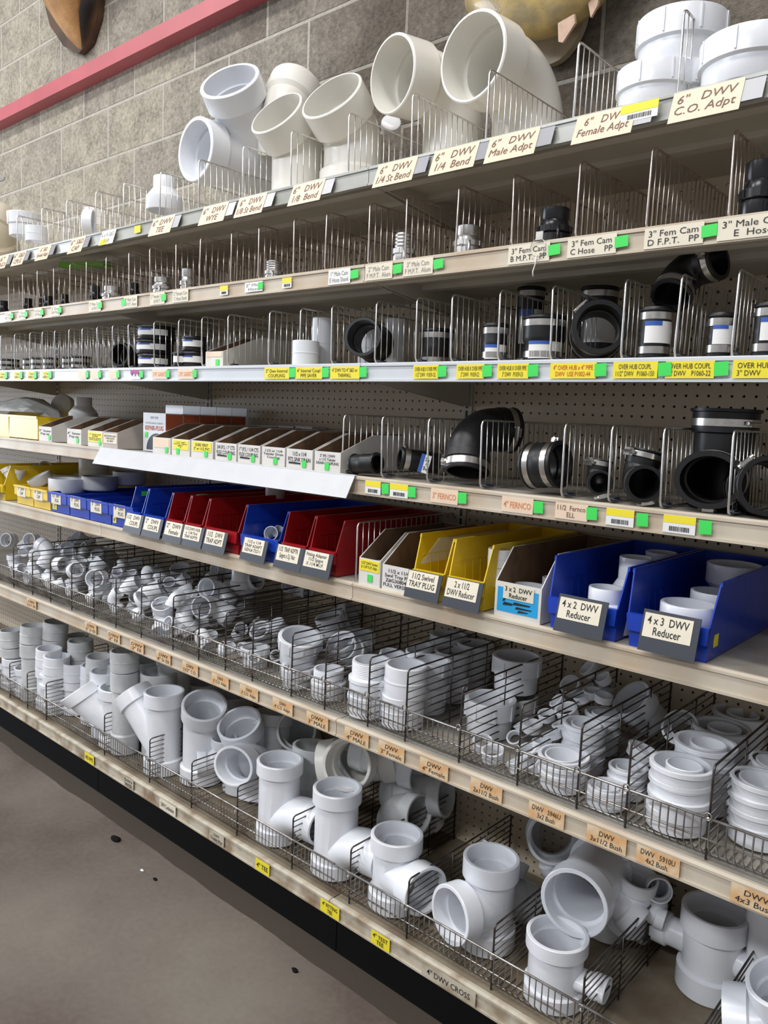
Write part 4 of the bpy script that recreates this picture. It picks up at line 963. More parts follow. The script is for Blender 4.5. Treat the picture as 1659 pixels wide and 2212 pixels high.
def carton(xl, xr, level, label, y0, front, H, D=.32, ref=1000, slope=.10, text=None, paper=None, tw=.8, th=.5, tz=.5, ink=INK, sticker=None, white=CARDW, group='open topped cartons', extra=None, W=None):
    z = LV[level] + .002; X0 = P(xl, ref, Y=y0).x; X1 = P(xr, ref, Y=y0).x
    W = W or X1 - X0 - .003; t_ = .0022
    t = thing('open_carton', label, 'carton', (X0, y0, z), 0, group)
    b = MB(); l_ = MB()
    prof = lambda x, i=0: [(x, i, i), (x, D - i, i), (x, D - i, H), (x, slope, H), (x, i, front)]
    b.prism(prof(0), (t_, 0, 0)); b.prism(prof(W - t_), (t_, 0, 0)); b.box((t_, 0, 0), (W - t_, D, t_)); b.box((t_, 0, t_), (W - t_, t_, front)); b.box((t_, D - t_, t_), (W - t_, D, H))
    b.build('shell', white, t)
    e = .0004
    for x in (t_ + .0001, W - t_ - e - .0001): l_.prism([(x, t_, t_), (x, D - t_, t_), (x, D - t_, H - .0005), (x, slope + .001, H - .0005), (x, t_, front - .0008)], (e, 0, 0))
    l_.box((t_, t_, t_ + .0001), (W - t_, D - t_, t_ + .0005)); l_.box((t_, t_ + .0001, t_), (W - t_, t_ + e, front - .001)); l_.box((t_, D - t_ - e, t_), (W - t_, D - t_ - .0001, H - .001))
    l_.build('lining', CARDB, t)
    if paper:
        c = plate(W * tw, front * th).build('label_card', paper, t); c.location = (W * .5, -.0003, front * tz); c.rotation_euler = (PI / 2, 0, 0); pr = c; ll = (0, 0, .0012)
        if text: lettering(text, c, W * tw * .86, front * th * .7, ink, ll, (0, 0, 0), .01)
    elif text: lettering(text, t, W * tw, front * th, ink, (W * .5, -.0008, front * tz), (PI / 2, 0, 0), .01)
    if sticker:
        c = plate(.016, .018).build('price_sticker', PAPERG, t); c.location = (W * sticker, -.0012, front * .28); c.rotation_euler = (PI / 2, 0, -.0)
    if extra: extra(t, W)
    return t, X0, W
def blueprint(t, W):
    c = plate(W * .88, .052, .0006).build('blue_print', CYAN, t); c.location = (W * .5, -.0003, .038); c.rotation_euler = (PI / 2, 0, 0)
    k = MB()
    for (x0, y0, x1, y1) in [(-.035, -.012, -.012, -.006), (-.010, -.008, .030, -.003), (-.004, -.016, .034, -.012), (.002, -.0225, .026, -.019), (-.036, -.004, -.030, .004)]: k.prism([(x0, y0, 0), (x1, y0 + .002, 0), (x1 + .002, y1, 0), (x0 + .003, y1 + .001, 0)], (0, 0, .0006))
    o = k.build('marker_scribble', INK, c); o.location = (0, 0, .0008)
    p_ = plate(W * .66, .030, .0006).build('label_card', PAPERC, t); p_.location = (W * .52, -.0014, .056); p_.rotation_euler = (PI / 2, 0, 0)
    lettering('3 x 2  DWV\nReducer', p_, W * .58, .024, INK, (0, 0, .0012), (0, 0, 0), .012)
carton(1066, 1157, 5, 'white carton with blue print holding 3 x 2 reducers, between yellow and blue bins', 1.404, .075, .142, .40, ref=1340, slope=.06, extra=blueprint, W=.112)
carton(825, 897, 5, 'white carton labelled swivel tray plug, left of the first yellow bin', 1.404, .060, .128, .38, ref=1260, slope=.09, text='11/2 x 11/4\nSwvl Tray Plug\nZ#G3080429\nFULL VERSBIT1', tw=.9, th=.72, tz=.5)
carton(775, 823, 5, 'small carton with yellow label beside the wire divider on the bin shelf', 1.404, .065, .128, .34, ref=1240, slope=.09, text='11/2" DWV Socket\nX 11/4" F.I.P. Adpt.', paper=PAPERY, tw=.9, th=.42, tz=.74, sticker=.55)
lean('coupling', 822, 1213, 36, 'top', (0, 0, 1), (1, 0, 0), 1.455, 'white adapter rim inside the small yellow labelled carton', group=G5)
# ------------------------------------------------------------------ fourth shelf
C4 = [(330, 369, 'open carton with a peach label, right of the repair plug box', '', PAPERP, .8), (371, 411, 'open carton with yellow auto vent label', '11/2" NPT\nAUTO VENT\nMIN.\n4', PAPERY, .35),
      (413, 461, 'open carton with yellow sure vent label', 'SURE VENT\n2" or 11/2 PVC', PAPERY, .7), (465, 512, 'open carton labelled 3/4 I.P.S. flex coupling', '3/4 I.P.S. / 1" CTS\nFLEX COUPLING', None, .7), (514, 563, 'open carton labelled 1 inch I.P.S. flex coupling', '1" I.P.S. / 11/4 CTS\nFLEX COUPLING', None, .7),
      (566, 617, 'open carton labelled tubular drain coupling', '11/2 or 11/4\nTubular Drain\nCoupling', None, .6), (619, 677, 'open carton labelled fits sink drain', '11/2 x 11/4\nFITS SINK DRAIN', None, .7), (680, 738, 'open carton labelled 2 inch IPS tubular drain coupling', '2" IPS / DWV\nx 11/2 Tubular\nDRAIN COUPLING', None, .5)]
for xl, xr, lb, tx, pp_, st in C4:
    t, X0, W = carton(xl, xr, 4, lb, 1.41, .052, .098, .34, ref=985, slope=.12, text=tx or None, paper=pp_, tw=.86, th=.55 if pp_ else .5, tz=.66 if pp_ else .62, sticker=st)
    if 'flex' in lb or 'sink' in lb:
        k = MB(); k.prism([(W * .1, -.0009, .013), (W * .55, -.0009, .0125), (W * .56, -.0009, .0165), (W * .3, -.0009, .018), (W * .1, -.0009, .0175)], (0, -.0003, 0)); k.build('marker_line', INK, t)
for xl, xr, lb, tx, pp_, st in [(84, 114, 'leftmost open carton beside the yellow bin, fourth shelf', '3"  Sewer\nPop-up', None, .85), (145, 178, 'second open carton from the yellow bin, fourth shelf', '4"  Sewer\nPop-up', None, .75), (190, 221, 'open carton with bright yellow drain line popper label', '2"  DRAIN LINE\nPOPPER\nBackflow Stopper\nDWV EXPELLER', PAPERY, .8),
                                (223, 251, 'dusty carton with a long side left of the repair plug box', 'BACKWATER VALVE\n3" 4WD PLASTIC\nSCH. BODY', PAPERC, None)]:
    carton(xl, xr, 4, lb, 1.41, .056, .100, .34, ref=945, slope=.12, text=tx, paper=pp_, tw=.92, th=.6 if pp_ else .4, tz=.6, sticker=st, white=CARDW if xl < 200 else CARDG, W=.105 if xl < 200 else .095)
# yellow bin with bag of fittings
t = thing('storage_bin', 'big yellow bin at the left end of the fourth shelf', 'bin', (P(0, 930, Y=1.41).x - .12, 1.41, LV[4] + .002), 0)
X1 = P(84, 940, Y=1.41).x; W = X1 - t.location.x - .01
b = MB(); H_ = .092
b.prism([(0, 0, 0), (W * .45, 0, 0), (W * .45, -.002, .055), (W * .45, -.002, H_), (0, -.002, H_)], (0, .003, 0)); b.box((W * .45, 0, 0), (W, .003, H_)); b.box((0, .003, 0), (.003, .36, H_)); b.box((W - .003, .003, 0), (W, .36, H_)); b.box((0, .357, 0), (W, .36, H_)); b.box((0, 0, 0), (W, .36, .003)); b.build('body', YEL, t)
MB().box((-.002, -.006, H_ - .008), (W + .002, .001, H_ + .001)).build('rim', YEL, t)
X00 = t.location.x
def blob(name, c, r, m, label, cat, seed=3, grp=None):
    bm = bmesh.new(); bmesh.ops.create_icosphere(bm, subdivisions=3, radius=1); rnd = random.Random(seed)
    ks = [(Vector((rnd.uniform(-1, 1), rnd.uniform(-1, 1), rnd.uniform(-1, 1))).normalized(), rnd.uniform(.7, 1.0)) for _ in range(14)]
    for v in bm.verts:
        q = v.co.normalized(); f = 1.0
        for d, l in ks: f = min(f, l / max(q.dot(d), .35)) if q.dot(d) > .35 else f
        v.co = Vector((q.x * r[0], q.y * r[1], q.z * r[2])) * f
    me = bpy.data.meshes.new(name); bm.to_mesh(me); bm.free(); me.materials.append(m); o = link(name, me, None, c); return tag(o, label, cat, grp)
blob('plastic_bag', (P(55, 900, Y=1.54).x, 1.54, LV[4] + .108), (.30, .11, .062), POLY, 'cloudy plastic bag of fittings bulging out of the big yellow bin', 'plastic bag')
lean('cap', 130, 873, 48, 'top', mixd(1, .1, .1), (0, 0, 1), 1.62, 'dusty round cap standing on edge behind the leftmost cartons', m=PVCG)
lean('reducer42', 180, 858, 36, 'top', (0, 0, 1), (1, 0, 0), 1.60, 'grey reducer standing on the cartons near the left, fourth shelf', m=PVCG)
# repair plug boxes
xa = P(308, 975, Y=1.46).x; xb_ = P(356, 975, Y=1.46).x; W = xb_ - xa; z4 = LV[4] + .002
for i in range(5):
    t = thing('repair_plug_box', 'white and rust orange repair plug box, %s of its row of five' % ['front', 'second', 'third', 'fourth', 'rearmost'][i], 'boxed goods', (xa, 1.462 + i * .066, z4), 0, 'repair plug boxes')
    MB().box((0, 0, 0), (W, .064, .128)).build('carton', WHITEE, t)
    c = plate(.062, .090).build('side_print', PAPERR, t); c.location = (W + .0001, .032, .080); c.rotation_euler = (PI / 2, 0, PI / 2)
    MB().box((W * .0 + .04, .060, .128), (W + .01, .0615, .156)).build('hang_tab', WHITEE, t)
    if i == 0:
        lettering('REPAIR-PLUG', t, W * .82, .016, PAPERR, (W * .5, -.0006, .078), (PI / 2, 0, 0), .03)
        lettering('FLUSH MECHANICAL CLEANOUT', t, W * .8, .006, INKG, (W * .5, -.0006, .094), (PI / 2, 0, 0)); lettering('TEST-TITE', t, W * .35, .007, INK, (W * .5, -.0006, .112), (PI / 2, 0, 0))
        e = MB(); n = 24; pts = [(W * .62 + W * .46 * math.cos(PI * k / n) * (1 if True else 1), -.0004, .006 + .055 * math.sin(PI * k / n)) for k in range(n + 1)]
        pts = [(min(max(p[0], .004), W - .002), p[1], p[2]) for p in pts]
        e.prism(pts, (0, -.0003, 0)); e.build('plug_picture', SLATE, t)
        c = plate(.016, .018).build('price_sticker', PAPERG, t); c.location = (W * .16, -.0006, .055); c.rotation_euler = (PI / 2, .15, 0)
# sure-vent boxes behind the cartons
for i in range(4):
    x = P(502 + i * 35, 920, Y=1.70).x
    t = thing('vent_box', 'small white vent box behind the open cartons, %s' % ['leftmost of four', 'second from the left', 'third from the left', 'rightmost of four'][i], 'boxed goods', (x, 1.755, z4), 0, 'vent boxes')
    MB().box((0, 0, 0), (.088, .06, .100 + .002 * i)).build('carton', WHITEE, t)
    c = plate(.018, .022).build('red_mark', PAPERR, t); c.location = (.014, -.0003, .082); c.rotation_euler = (PI / 2, 0, 0)
    lettering('SURE-VENT', t, .055, .011, INK, (.054, -.0006, .086), (PI / 2, 0, 0), .02)
# ------------------------------------------------------------------ rubber couplings with steel bands
def band(parent, z, r, wdt=.013, ang=0.0, mtx=None, name='clamp'):
    b = MB(); b.sweep(line((0, 0, z - wdt / 2), Zp, [(0, r + .0002), (0.0001, r + .0012), (wdt, r + .0012), (wdt, r + .0002)]), 40, caps=False, loop=True)
    h = MB()
    h.box((r, -.010, z - .008), (r + .008, .010, z + .008))
    h.tube([(r + .005, -.018, z), (r + .005, .014, z)], .0042, 8)
    if mtx is None: mtx = Matrix.Identity(4)
    b.xf(mtx); h.xf(mtx @ Matrix.Rotation(ang, 4, 'Z'))
    o = link(name, sharp(b.mesh(name, STEEL)), parent); link('clamp_screw', sharp(h.mesh('clamp_screw', STEEL)), o); return o
def wrap(parent, z0, z1, r, a0, a1, m, name='paper_label'):
    b = MB(); n = 18; ri_ = r + .0006; ro_ = r + .0011
    vs = []; 
    for k in range(n + 1):
        a = a0 + (a1 - a0) * k / n
        for rr_, z in ((ri_, z0), (ro_, z0), (ro_, z1), (ri_, z1)): vs.append((rr_ * math.cos(a), rr_ * math.sin(a), z))
    fs = []
    for k in range(n):
        for j in range(4): fs.append((k * 4 + j, k * 4 + (j + 1) % 4, k * 4 + 4 + (j + 1) % 4, k * 4 + 4 + j))
    b.add(vs, fs, True); return link(name, sharp(b.mesh(name, m)), parent)
def orient(t, base, axis, spin=(1, 0, 0)):
    t.matrix_world = Matrix.Translation(base) @ frame(axis, spin).to_4x4(); return t
GR = 'black rubber couplings'
def coupling_r(r, L, label, top, axis, labelside=None, stepped=0.0, bands=True, spin=(1, 0, 0), txt=None, flip=False, paper=PAPER, wall=.006, blue=True, both=True):
    """top: centre of the visible mouth, axis: direction it opens to"""
    t = thing('rubber_coupling', label, 'rubber coupling', (0, 0, 0), 0, GR)
    orient(t, Vector(top) - Vector(axis).normalized() * L, axis, spin)
    r2 = r - stepped
    o = [(0, r + .001), (.002, r + .0025), (.006, r + .0025), (.008, r), (L * .42, r), (L * .46, (r + r2) / 2 + .001), (L * .54, r2), (L - .008, r2), (L - .006, r2 + .0025), (L - .002, r2 + .0025), (L, r2 + .001)]
    i = [(0, r - wall), (L * .44, r - wall), (L * .46, r2 - wall - .004), (L * .54, r2 - wall - .004), (L * .56, r2 - wall), (L, r2 - wall)]
    link('sleeve', sharp(shell(line((0, 0, 0), Zp, o), line((0, 0, 0), Zp, i)).mesh('sleeve', RUB), 40), t)
    if bands:
        band(t, .016, r, ang=1.0); 
        if both: band(t, L - .016, r2, ang=2.4)
    if labelside is not None:
        a = labelside; z0, z1 = (L * .30, L * .72)
        if txt == 'low': z0, z1 = .006, L * .45
        lb = wrap(t, z0, z1, r, a - 1.0, a + 1.0, paper)
        if blue: wrap(lb, z1 - (z1 - z0) * .2, z1, r + .0006, a - 1.0, a + .1, PAPERB, 'blue_print')
    return t
def at_shelf(x, level, y, zoff): p = P(x, y, Z=LV[level] + zoff); return p
UPZ = Vector((0, 0, 1))
VA = math.atan2(-.746, .656)
z3 = LV[3] + .003
def stand3(xl, xr, y, Yc, z0, label, **k):
    """standing coupling whose top rim spans xl..xr at image row y, at depth Yc, standing on z0"""
    p = P((xl + xr) / 2, y, Y=Yc); r = (xr - xl) * depth(p) / F / 2; L = p.z - z0
    return coupling_r(r - .0025, L, label, p, UPZ, **k)
coupling_r(.052, .105, 'big black rubber coupling lying with its wide ring mouth toward the viewer, third shelf right', P(1295, 705, Y=1.455), mixd(1, .18, .0), bands=True, wall=.0085)
coupling_r(.047, .10, 'big black rubber ring coupling with a white pipe inside, third shelf centre', P(783, 727, Y=1.45), mixd(1, .35, .0), bands=False, wall=.006)
stand3(1384, 1454, 666, 1.455, z3, 'black rubber coupling with upside down printed label, third shelf', labelside=VA, txt=None)
stand3(1531, 1592, 678, 1.46, z3, 'black rubber coupling between the two rightmost tall dividers of the third shelf', labelside=VA)
stand3(1633, 1700, 656, 1.46, z3, 'black rubber coupling cut by the right edge on the third shelf', labelside=VA)
stand3(1043, 1100, 700, 1.47, z3, 'small black rubber coupling with label at its foot, third shelf', labelside=VA, txt='low')
stand3(1134, 1222, 684, 1.49, z3, 'stepped black rubber coupling with shiny band and label at its foot, third shelf', labelside=VA, txt='low', stepped=-.004)
stand3(1118, 1180, 622, 1.68, z3 + .003, 'tall black rubber coupling at the back with an upside down label, third shelf', labelside=VA)
stand3(1256, 1338, 622, 1.66, z3 + .003, 'tall wide black rubber coupling at the back behind the big ring mouth', labelside=VA)
stand3(908, 982, 712, 1.56, z3, 'wide black rubber coupling with torn tag behind the dividers, third shelf', labelside=None)
t = coupling_r(.042, .09, 'black rubber ring coupling with a white label, third shelf left', P(258, 765, Y=1.47), mixd(1, .5, 0), bands=False, labelside=VA + 2.2, wall=.006, blue=False)
for i, (xl, xr, y, zz0, zz1) in enumerate([(290, 388, 742, 0, 1), (283, 388, 716, 1, 2), (297, 380, 688, 2, 3)]):
    p = P((xl + xr) / 2, y, Y=1.50); r = .060
    coupling_r(r, .045, 'flat black rubber coupling with white label in the stack of three, %s' % ['bottom one', 'middle one', 'top one'][i], Vector((p.x, 1.50, z3 + .047 * (i + 1))), UPZ, labelside=VA - .1, bands=False, both=False)
for i, (x, y) in enumerate([(420, 755), (420, 725)]):
    p = P(x, y, Y=1.47)
    coupling_r(.036, .046, 'black rubber coupling with white label, %s' % ['lower one of the pair left of the white carton', 'upper one of the pair left of the white carton'][i], Vector((p.x, 1.47, z3 + .048 * (i + 1))), UPZ, labelside=VA, bands=False)
coupling_r(.022, .045, 'small black rubber coupling with a tilted white tag beside the stack of three', Vector((P(390, 770, Y=1.44).x, 1.44, z3 + .046)), UPZ, labelside=VA, bands=False, blue=False)
for i, (x, y, w_) in enumerate([(470, 735, 40), (90, 770, 42), (110, 778, 30), (175, 780, 40), (20, 775, 40), (64, 781, 26), (150, 779, 28)]):
    p = P(x, y, Y=1.52); r = w_ * depth(p) / F / 2
    coupling_r(r, .055, 'small black rubber coupling on the third shelf, %s' % ['right behind the labelled pair', 'below the first left divider group', 'with a steel band at far left', 'left of the ring with white label', 'at the left edge', 'low one near the left edge', 'between the far left dividers'][i], Vector((p.x, 1.52, z3 + .056)), UPZ, labelside=VA if i == 0 else None)
# elbow of rubber
def elbow_r(rr, A, label, a_pt, a_dir, b_dir, lA=.9, lB=.9, bend_r=1.1, m=RUB, lab=None):
    t = thing('rubber_elbow', label, 'rubber elbow', (0, 0, 0), 0, 'black rubber elbows and tees')
    l0 = rr * lA; l1 = rr * lB; rad = rr * bend_r; A_ = math.radians(A); L = l0 + A_ * rad + l1
    def po(L_): return [(0, rr * 1.06), (rr * .1, rr * 1.08), (rr * .14, rr), (rr * .5, rr), (rr * .55, rr * 1.05), (l0, rr * 1.02), (l0 + .001, rr * .98), (L - l1, rr * .98), (L - l1 + .001, rr * 1.02), (L - rr * .55, rr * 1.05), (L - rr * .5, rr), (L - rr * .14, rr), (L - rr * .1, rr * 1.08), (L, rr * 1.06)]
    def pi_(L_): return [(0, rr * .86), (l0, rr * .84), (L - l1, rr * .84), (L, rr * .86)]
    me, ports = bend(A, rad, l0, l1, po, pi_)
    p, d = ports['end'][0], ports['end'][1]
    Rt = frame(a_dir, b_dir) @ frame(Vector(d), Vector((0, 0, -1))).transposed()
    t.matrix_world = Matrix.Translation(Vector(a_pt) - Rt @ p) @ Rt.to_4x4()
    me.name = 'body'; me.materials.clear(); me.materials.append(m); link('body', sharp(me, 40), t)
    band(t, rr * .32, rr, rr * .30 if rr > .03 else .009, 1.2)
    endf = Matrix.Translation(p) @ frame(d, Vector((0, 1, 0))).to_4x4() @ Matrix.Translation((0, 0, -rr * .32))
    band(t, 0, rr, rr * .30 if rr > .03 else .009, 2.0, endf)
    return t
E5 = 1.43
t = elbow_r(.050, 80, 'large black rubber elbow arching over the divider, fourth shelf', P(1006, 1020, Y=1.46), mixd(.35, .1, -1), (.25, .9, .7), .9, .9, 1.5)
c = plate(.028, .02).build('paper_label', PAPER, t); c.matrix_parent_inverse = Matrix.Identity(4)
pl = P(1095, 886, Y=1.66); c.matrix_world = Matrix.Translation(pl) @ frame(mixd(.5, 0, 1), RGT).to_4x4()
t2 = coupling_r(.047, .075, 'black rubber coupling lying with its dark mouth to the right, fourth shelf middle', P(1212, 1003, Y=1.46), mixd(.75, -.75, .0), wall=.006, labelside=PI * .5, blue=False)
coupling_r(.026, .12, 'black rubber coupling lying on its side with blue and white tag, fourth shelf', P(863, 990, Y=1.46), mixd(.2, 1, .12), labelside=None, wall=.005)
lab = plate(.024, .045).build('size_tag', PAPER); pl = P(917, 1002, Y=1.455); lab.matrix_world = Matrix.Translation(pl) @ frame(mixd(1, -.1, .2), RGT + Vector((0, 0, -.3))).to_4x4()
tag(lab, 'white and blue 2 x 2 size tag stuck on the lying rubber coupling', 'tag'); q_ = plate(.009, .045, .0012).build('blue_print', PAPERB, lab); q_.location = (-.0075, 0, .0002); lettering('2" x 2"', lab, .032, .009, INK, (.004, 0, .0014), (0, 0, PI / 2), .03)
coupling_r(.024, .08, 'black rubber coupling with an oval mouth beside the last carton, fourth shelf', P(816, 1000, Y=1.44), mixd(.7, -.8, 0), bands=False, wall=.005)
elbow_r(.023, 90, 'small black rubber elbow with two steel clamps, fourth shelf', P(1297, 1043, Y=1.43), mixd(1, .1, -.05), (.1, .1, 1))
elbow_r(.033, 90, 'medium black rubber elbow with clamp on top between dividers, fourth shelf', P(1392, 1045, Y=1.425), mixd(1, .1, -.05), (.05, .3, 1))
# rubber tee
t = thing('rubber_tee', 'big black rubber tee with banded top hub and large ring mouth, fourth shelf', 'rubber tee', (0, 0, 0), 0, 'black rubber elbows and tees')
def rtee(rr, H, z_, L):
    o = solid(line((0, 0, 0), Zp, [(0, rr), (H * .6, rr), (H - rr * 1.0, rr), (H - rr * .95, rr * 1.12), (H - rr * .15, rr * 1.12), (H - rr * .12, rr * 1.2), (H, rr * 1.2)]))
    i = solid(line((0, 0, 0), Zp, [(-.002, rr * .85), (H * .7, rr * .85), (H - rr * .9, rr), (H + .002, rr)]))
    b = solid(line((0, 0, z_), (1, 0, 0), [(0, rr), (L - rr * 1.0, rr), (L - rr * .9, rr * 1.1), (L - rr * .1, rr * 1.14), (L, rr * 1.12)]))
    bi = solid(line((0, 0, z_), (1, 0, 0), [(0, rr * .85), (L - rr * .8, rr * .85), (L - rr * .75, rr * .92), (L + .002, rr * .92)]))
    return booled([o, b], [i, bi])
me = rtee(.0535, .215, .066, .125); me.name = 'body'; me.materials.clear(); me.materials.append(RUB)
pt = P(1570, 884, Y=1.555); mouth = mixd(1, .62, 0); mouth.z = 0
t.matrix_world = Matrix.Translation(Vector((pt.x, pt.y, LV[4] + .003))) @ frame(UPZ, mouth).to_4x4() @ Matrix.Diagonal((1, 1, (pt.z - LV[4] - .003) / .215, 1))
link('body', sharp(me, 40), t); band(t, .185, .0605, .016, 1.0)
bm_ = Matrix.Translation((.098, 0, .066)) @ frame((1, 0, 0), (0, 1, 0)).to_4x4(); band(t, 0, .0605, .014, -1.57, bm_)
coupling_r(.050, .11, 'black rubber fitting with a ring mouth cut by the right edge, fourth shelf', P(1662, 1050, Y=1.44), mixd(1, .2, 0), wall=.006)
elbow_r(.036, 90, 'black rubber elbow perched on top of the dividers, third shelf right', P(1450, 640, Y=1.46), mixd(.6, .5, -.9), (.6, .5, .8))
# white pieces and the carton on the third shelf
G3 = 'white internal couplings on the third shelf'
def w3(kind, x, y, w_, a, Y, lb, hidden=None): return lean(kind, x, y, w_, 'top', a, (1, 0, 0), Y, lb, group=G3)
up('coupling', 632, 690, 737, z3, 'short white internal coupling behind the third shelf tag, front one', m=PVC, group=G3, Y=1.45)
up('coupling', 674, 722, 688, z3, 'tall white internal coupling standing behind the short one', m=PVC, group=G3, Y=1.52)
up('coupling', 775, 820, 704, z3, 'white pipe seen through the big black ring coupling', m=PVC, group=G3, Y=1.60)
up('coupling', 832, 880, 690, z3, 'tall white coupling behind the dividers right of the big ring', m=PVC, group=G3, Y=1.62)
carton(444, 489, 3, 'open white carton with a green sticker on the third shelf', 1.43, .045, .098, .30, ref=780, slope=.14, paper=PAPERP, tw=.9, th=.3, tz=.8, sticker=.7, W=.085)
# ------------------------------------------------------------------ second shelf: cam fittings
def cam(xl, xr, y, Yc, label, m, kind=0):
    p = P((xl + xr) / 2, y, Y=Yc); r = (xr - xl) * depth(p) / F / 2; z0 = LV[2] + .003; L = p.z - z0
    t = thing('cam_coupling', label, 'cam coupling', (p.x, p.y, z0), VA, 'cam lock couplings')
    b = MB(); o = [(0, r * .95), (L * .04, r), (L * .30, r), (L * .31, r * .9), (L * .34, r * .9), (L * .36, r * 1.05), (L * .52, r * 1.05), (L * .54, r * .84)] + ([(L * .62, r * .84), (L * .68, r * .78), (L * .74, r * .84), (L * .99, r * .84)] if kind == 0 else [(L * (.56 + .055 * j), r * (.86 if j % 2 else .82)) for j in range(8)]) + [(L, r * .82)]
    i = [(0, r * .7), (L, r * .7)]
    link('body', sharp(shell(line((0, 0, 0), Zp, o), line((0, 0, 0), Zp, i), 24).mesh('body', m), 25), t)
    h = MB(); h.box((r * .98, -r * .25, L * .05), (r * 1.12, r * .25, L * .30)); h.tube([(r * 1.14, 0, L * .05), (r * 1.2, 0, L * .2), (r * 1.12, 0, L * .48)], r * .1, 6); h.build('lever', m, t)
    g = MB()
    for k in range(8):
        s0 = len(g.v); g.box((r * .95, -r * .18, L * .37), (r * 1.09, r * .18, L * .51)); g.xf(Matrix.Rotation(2 * PI * k / 8 + .2, 4, 'Z'), s0)
    g.build('wrench_lugs', m, t); return t
cam(1165, 1236, 452, 1.47, 'black plastic cam coupling near the key ring, second shelf', BLKP)
cam(1608, 1690, 352, 1.47, 'black plastic cam coupling at the right edge of the second shelf', BLKP)
cam(983, 1042, 490, 1.47, 'polished aluminium cam coupling left of the black one, second shelf', ALU)
cam(850, 898, 506, 1.47, 'threaded aluminium cam coupling at the centre of the second shelf', ALU, 1)
cam(573, 612, 565, 1.47, 'small aluminium cam coupling with white plastic top, second shelf', ALU, 1)
cam(390, 425, 582, 1.49, 'grey aluminium cam coupling left of centre, second shelf', ALU)
cam(331, 372, 600, 1.47, 'aluminium cam coupling with levers, second shelf left', ALU)
cam(222, 268, 620, 1.48, 'large aluminium cam coupling at the left part of the second shelf', ALU)
for i, (x, y, w_) in enumerate([(206, 618, 24), (105, 640, 22), (60, 645, 22), (90, 645, 16), (8, 650, 20), (290, 612, 24), (140, 636, 18)]):
    cam(x - w_ / 2, x + w_ / 2, y, 1.50, 'small black cam coupling on the second shelf, %s' % ['left of the large aluminium one', 'third from the left edge', 'second from the left edge', 'half hidden near the left edge', 'at the left edge', 'right of the large aluminium one', 'fourth from the left edge'][i], BLKP)
p0 = P(127, 578, Y=1.44)
o = MB().box((0, 0, 0), (.21, .05, .016)).build('green_plastic_strip', GREEN); o.location = (p0.x, 1.44, LV[2] + .150); o.rotation_euler = (0, 0, .35)
tag(o, 'bright lime green plastic tray lying on top of the second shelf dividers', 'plastic tray')
# key ring clipped on the rail
kp = P(1163, 530, Y=YF - .012)
t = thing('key_ring', 'thin steel key ring with a hanging tag end clipped on the second shelf rail', 'key ring', (kp.x, YF - .013, kp.z - .004))
MB().tube([(.017 * math.cos(a), 0, .017 * math.sin(a)) for a in [k * PI / 12 for k in range(24)]], .0008, 5, closed=True).build('ring', STEEL, t)
MB().box((-.006, -.001, .014), (.010, .001, .030)).build('clip', STEEL, t)
MB().tube([(-.003, 0, -.017), (-.004, 0, -.032), (-.009, .001, -.046), (-.007, 0, -.055)], .0014, 5).build('cord', PAPER, t)
# ------------------------------------------------------------------ top shelf: six inch fittings
G1 = 'big six inch fittings on the top shelf'; z1 = LV[1] + .003
def W1(k, *a, **kw): return lean(k, *a, group=G1, **kw)
def E1(x, y, mj, ra, an, Y, lb, m=PVCC, **k): return elbow_to(x, y, mj, ra, an, Y, z1 if 'z0' not in k else k.pop('z0'), lb, m, G1, **k)
E1(1019, 122, 186, .70, 158, 1.52, 'largest cream elbow mouth on the top shelf, right of the other elbow mouth', rad=.075, l1=.075)
E1(846, 160, 160, .58, 166, 1.52, 'cream elbow whose oval mouth faces left, beside the largest elbow mouth', rad=.075, l1=.075, street=True)
E1(715, 205, 148, .38, 120, 1.50, 'white elbow with wide mouth up to the left, right of two similar ones')
E1(596, 243, 130, .36, 122, 1.47, 'white street elbow with narrower foot, mouth tilted up left, top shelf', street=True)
W1('wye', 421, 322, 134, 'top', axis_img(421, 322, .52, 163), axis_img(480, 240, .12, 75), 1.50, 'large white wye lying down with round mouths facing left and up, top shelf', m=PVC)
W1('bend45', 640, 190, 118, 'end', mixd(-.5, -.2, .9), (-.2, .2, -1), 1.76, 'white large fitting rising behind the tilted elbows against the wall', m=PVCC)
for i, (xl, xr, y, Y, n, lb) in enumerate([(1336, 1505, 158, 1.48, 1, 'lower front white six inch adapter in the double pile at the top right'), (1380, 1570, 50, 1.53, 1, 'upper rear white six inch adapter in the double pile at the top right'), (1519, 1740, 95, 1.475, 1, 'white six inch adapter at the right edge of the top shelf')]):
    p = P((xl + xr) / 2, y, Y=Y); r = KIND['drum'][1]['top'][2]; s = (xr - xl) * depth(p) / (F * 2 * r)
    o = put('drum', s, 'top', p, UPZ, (1, 0, 0), lb, PVC, G1)
    zl = p.z - .09 * s
    if zl > z1 + .01:
        nn = max(1, round((zl - z1) / (.09 * s))); hh = (zl - z1) / nn
        for j in range(nn):
            o2 = put('drum', s, 'top', Vector((p.x, p.y, z1 + hh * (j + 1) - .001)), UPZ, (1, 0, 0), '%s under the %s' % (['white adapter at shelf level', 'white adapter in the middle', 'white adapter third up'][j], lb.replace('white six inch ', '').replace(' of the top shelf', '').replace(' in the double pile', '')), PVC, G1)
            o2.matrix_world = Matrix.Translation((0, 0, z1 + hh * (j + 1))) @ Matrix.Diagonal((1, 1, hh / (.09 * s) * .995, 1)) @ Matrix.Translation((0, 0, -(z1 + hh * (j + 1)))) @ o2.matrix_world
W1('reducer42', 355, 383, 46, 'top', (0, 0, 1), (1, 0, 0), 1.52, 'white reducer with a narrow neck standing on the top shelf left of the wye', m=PVC)
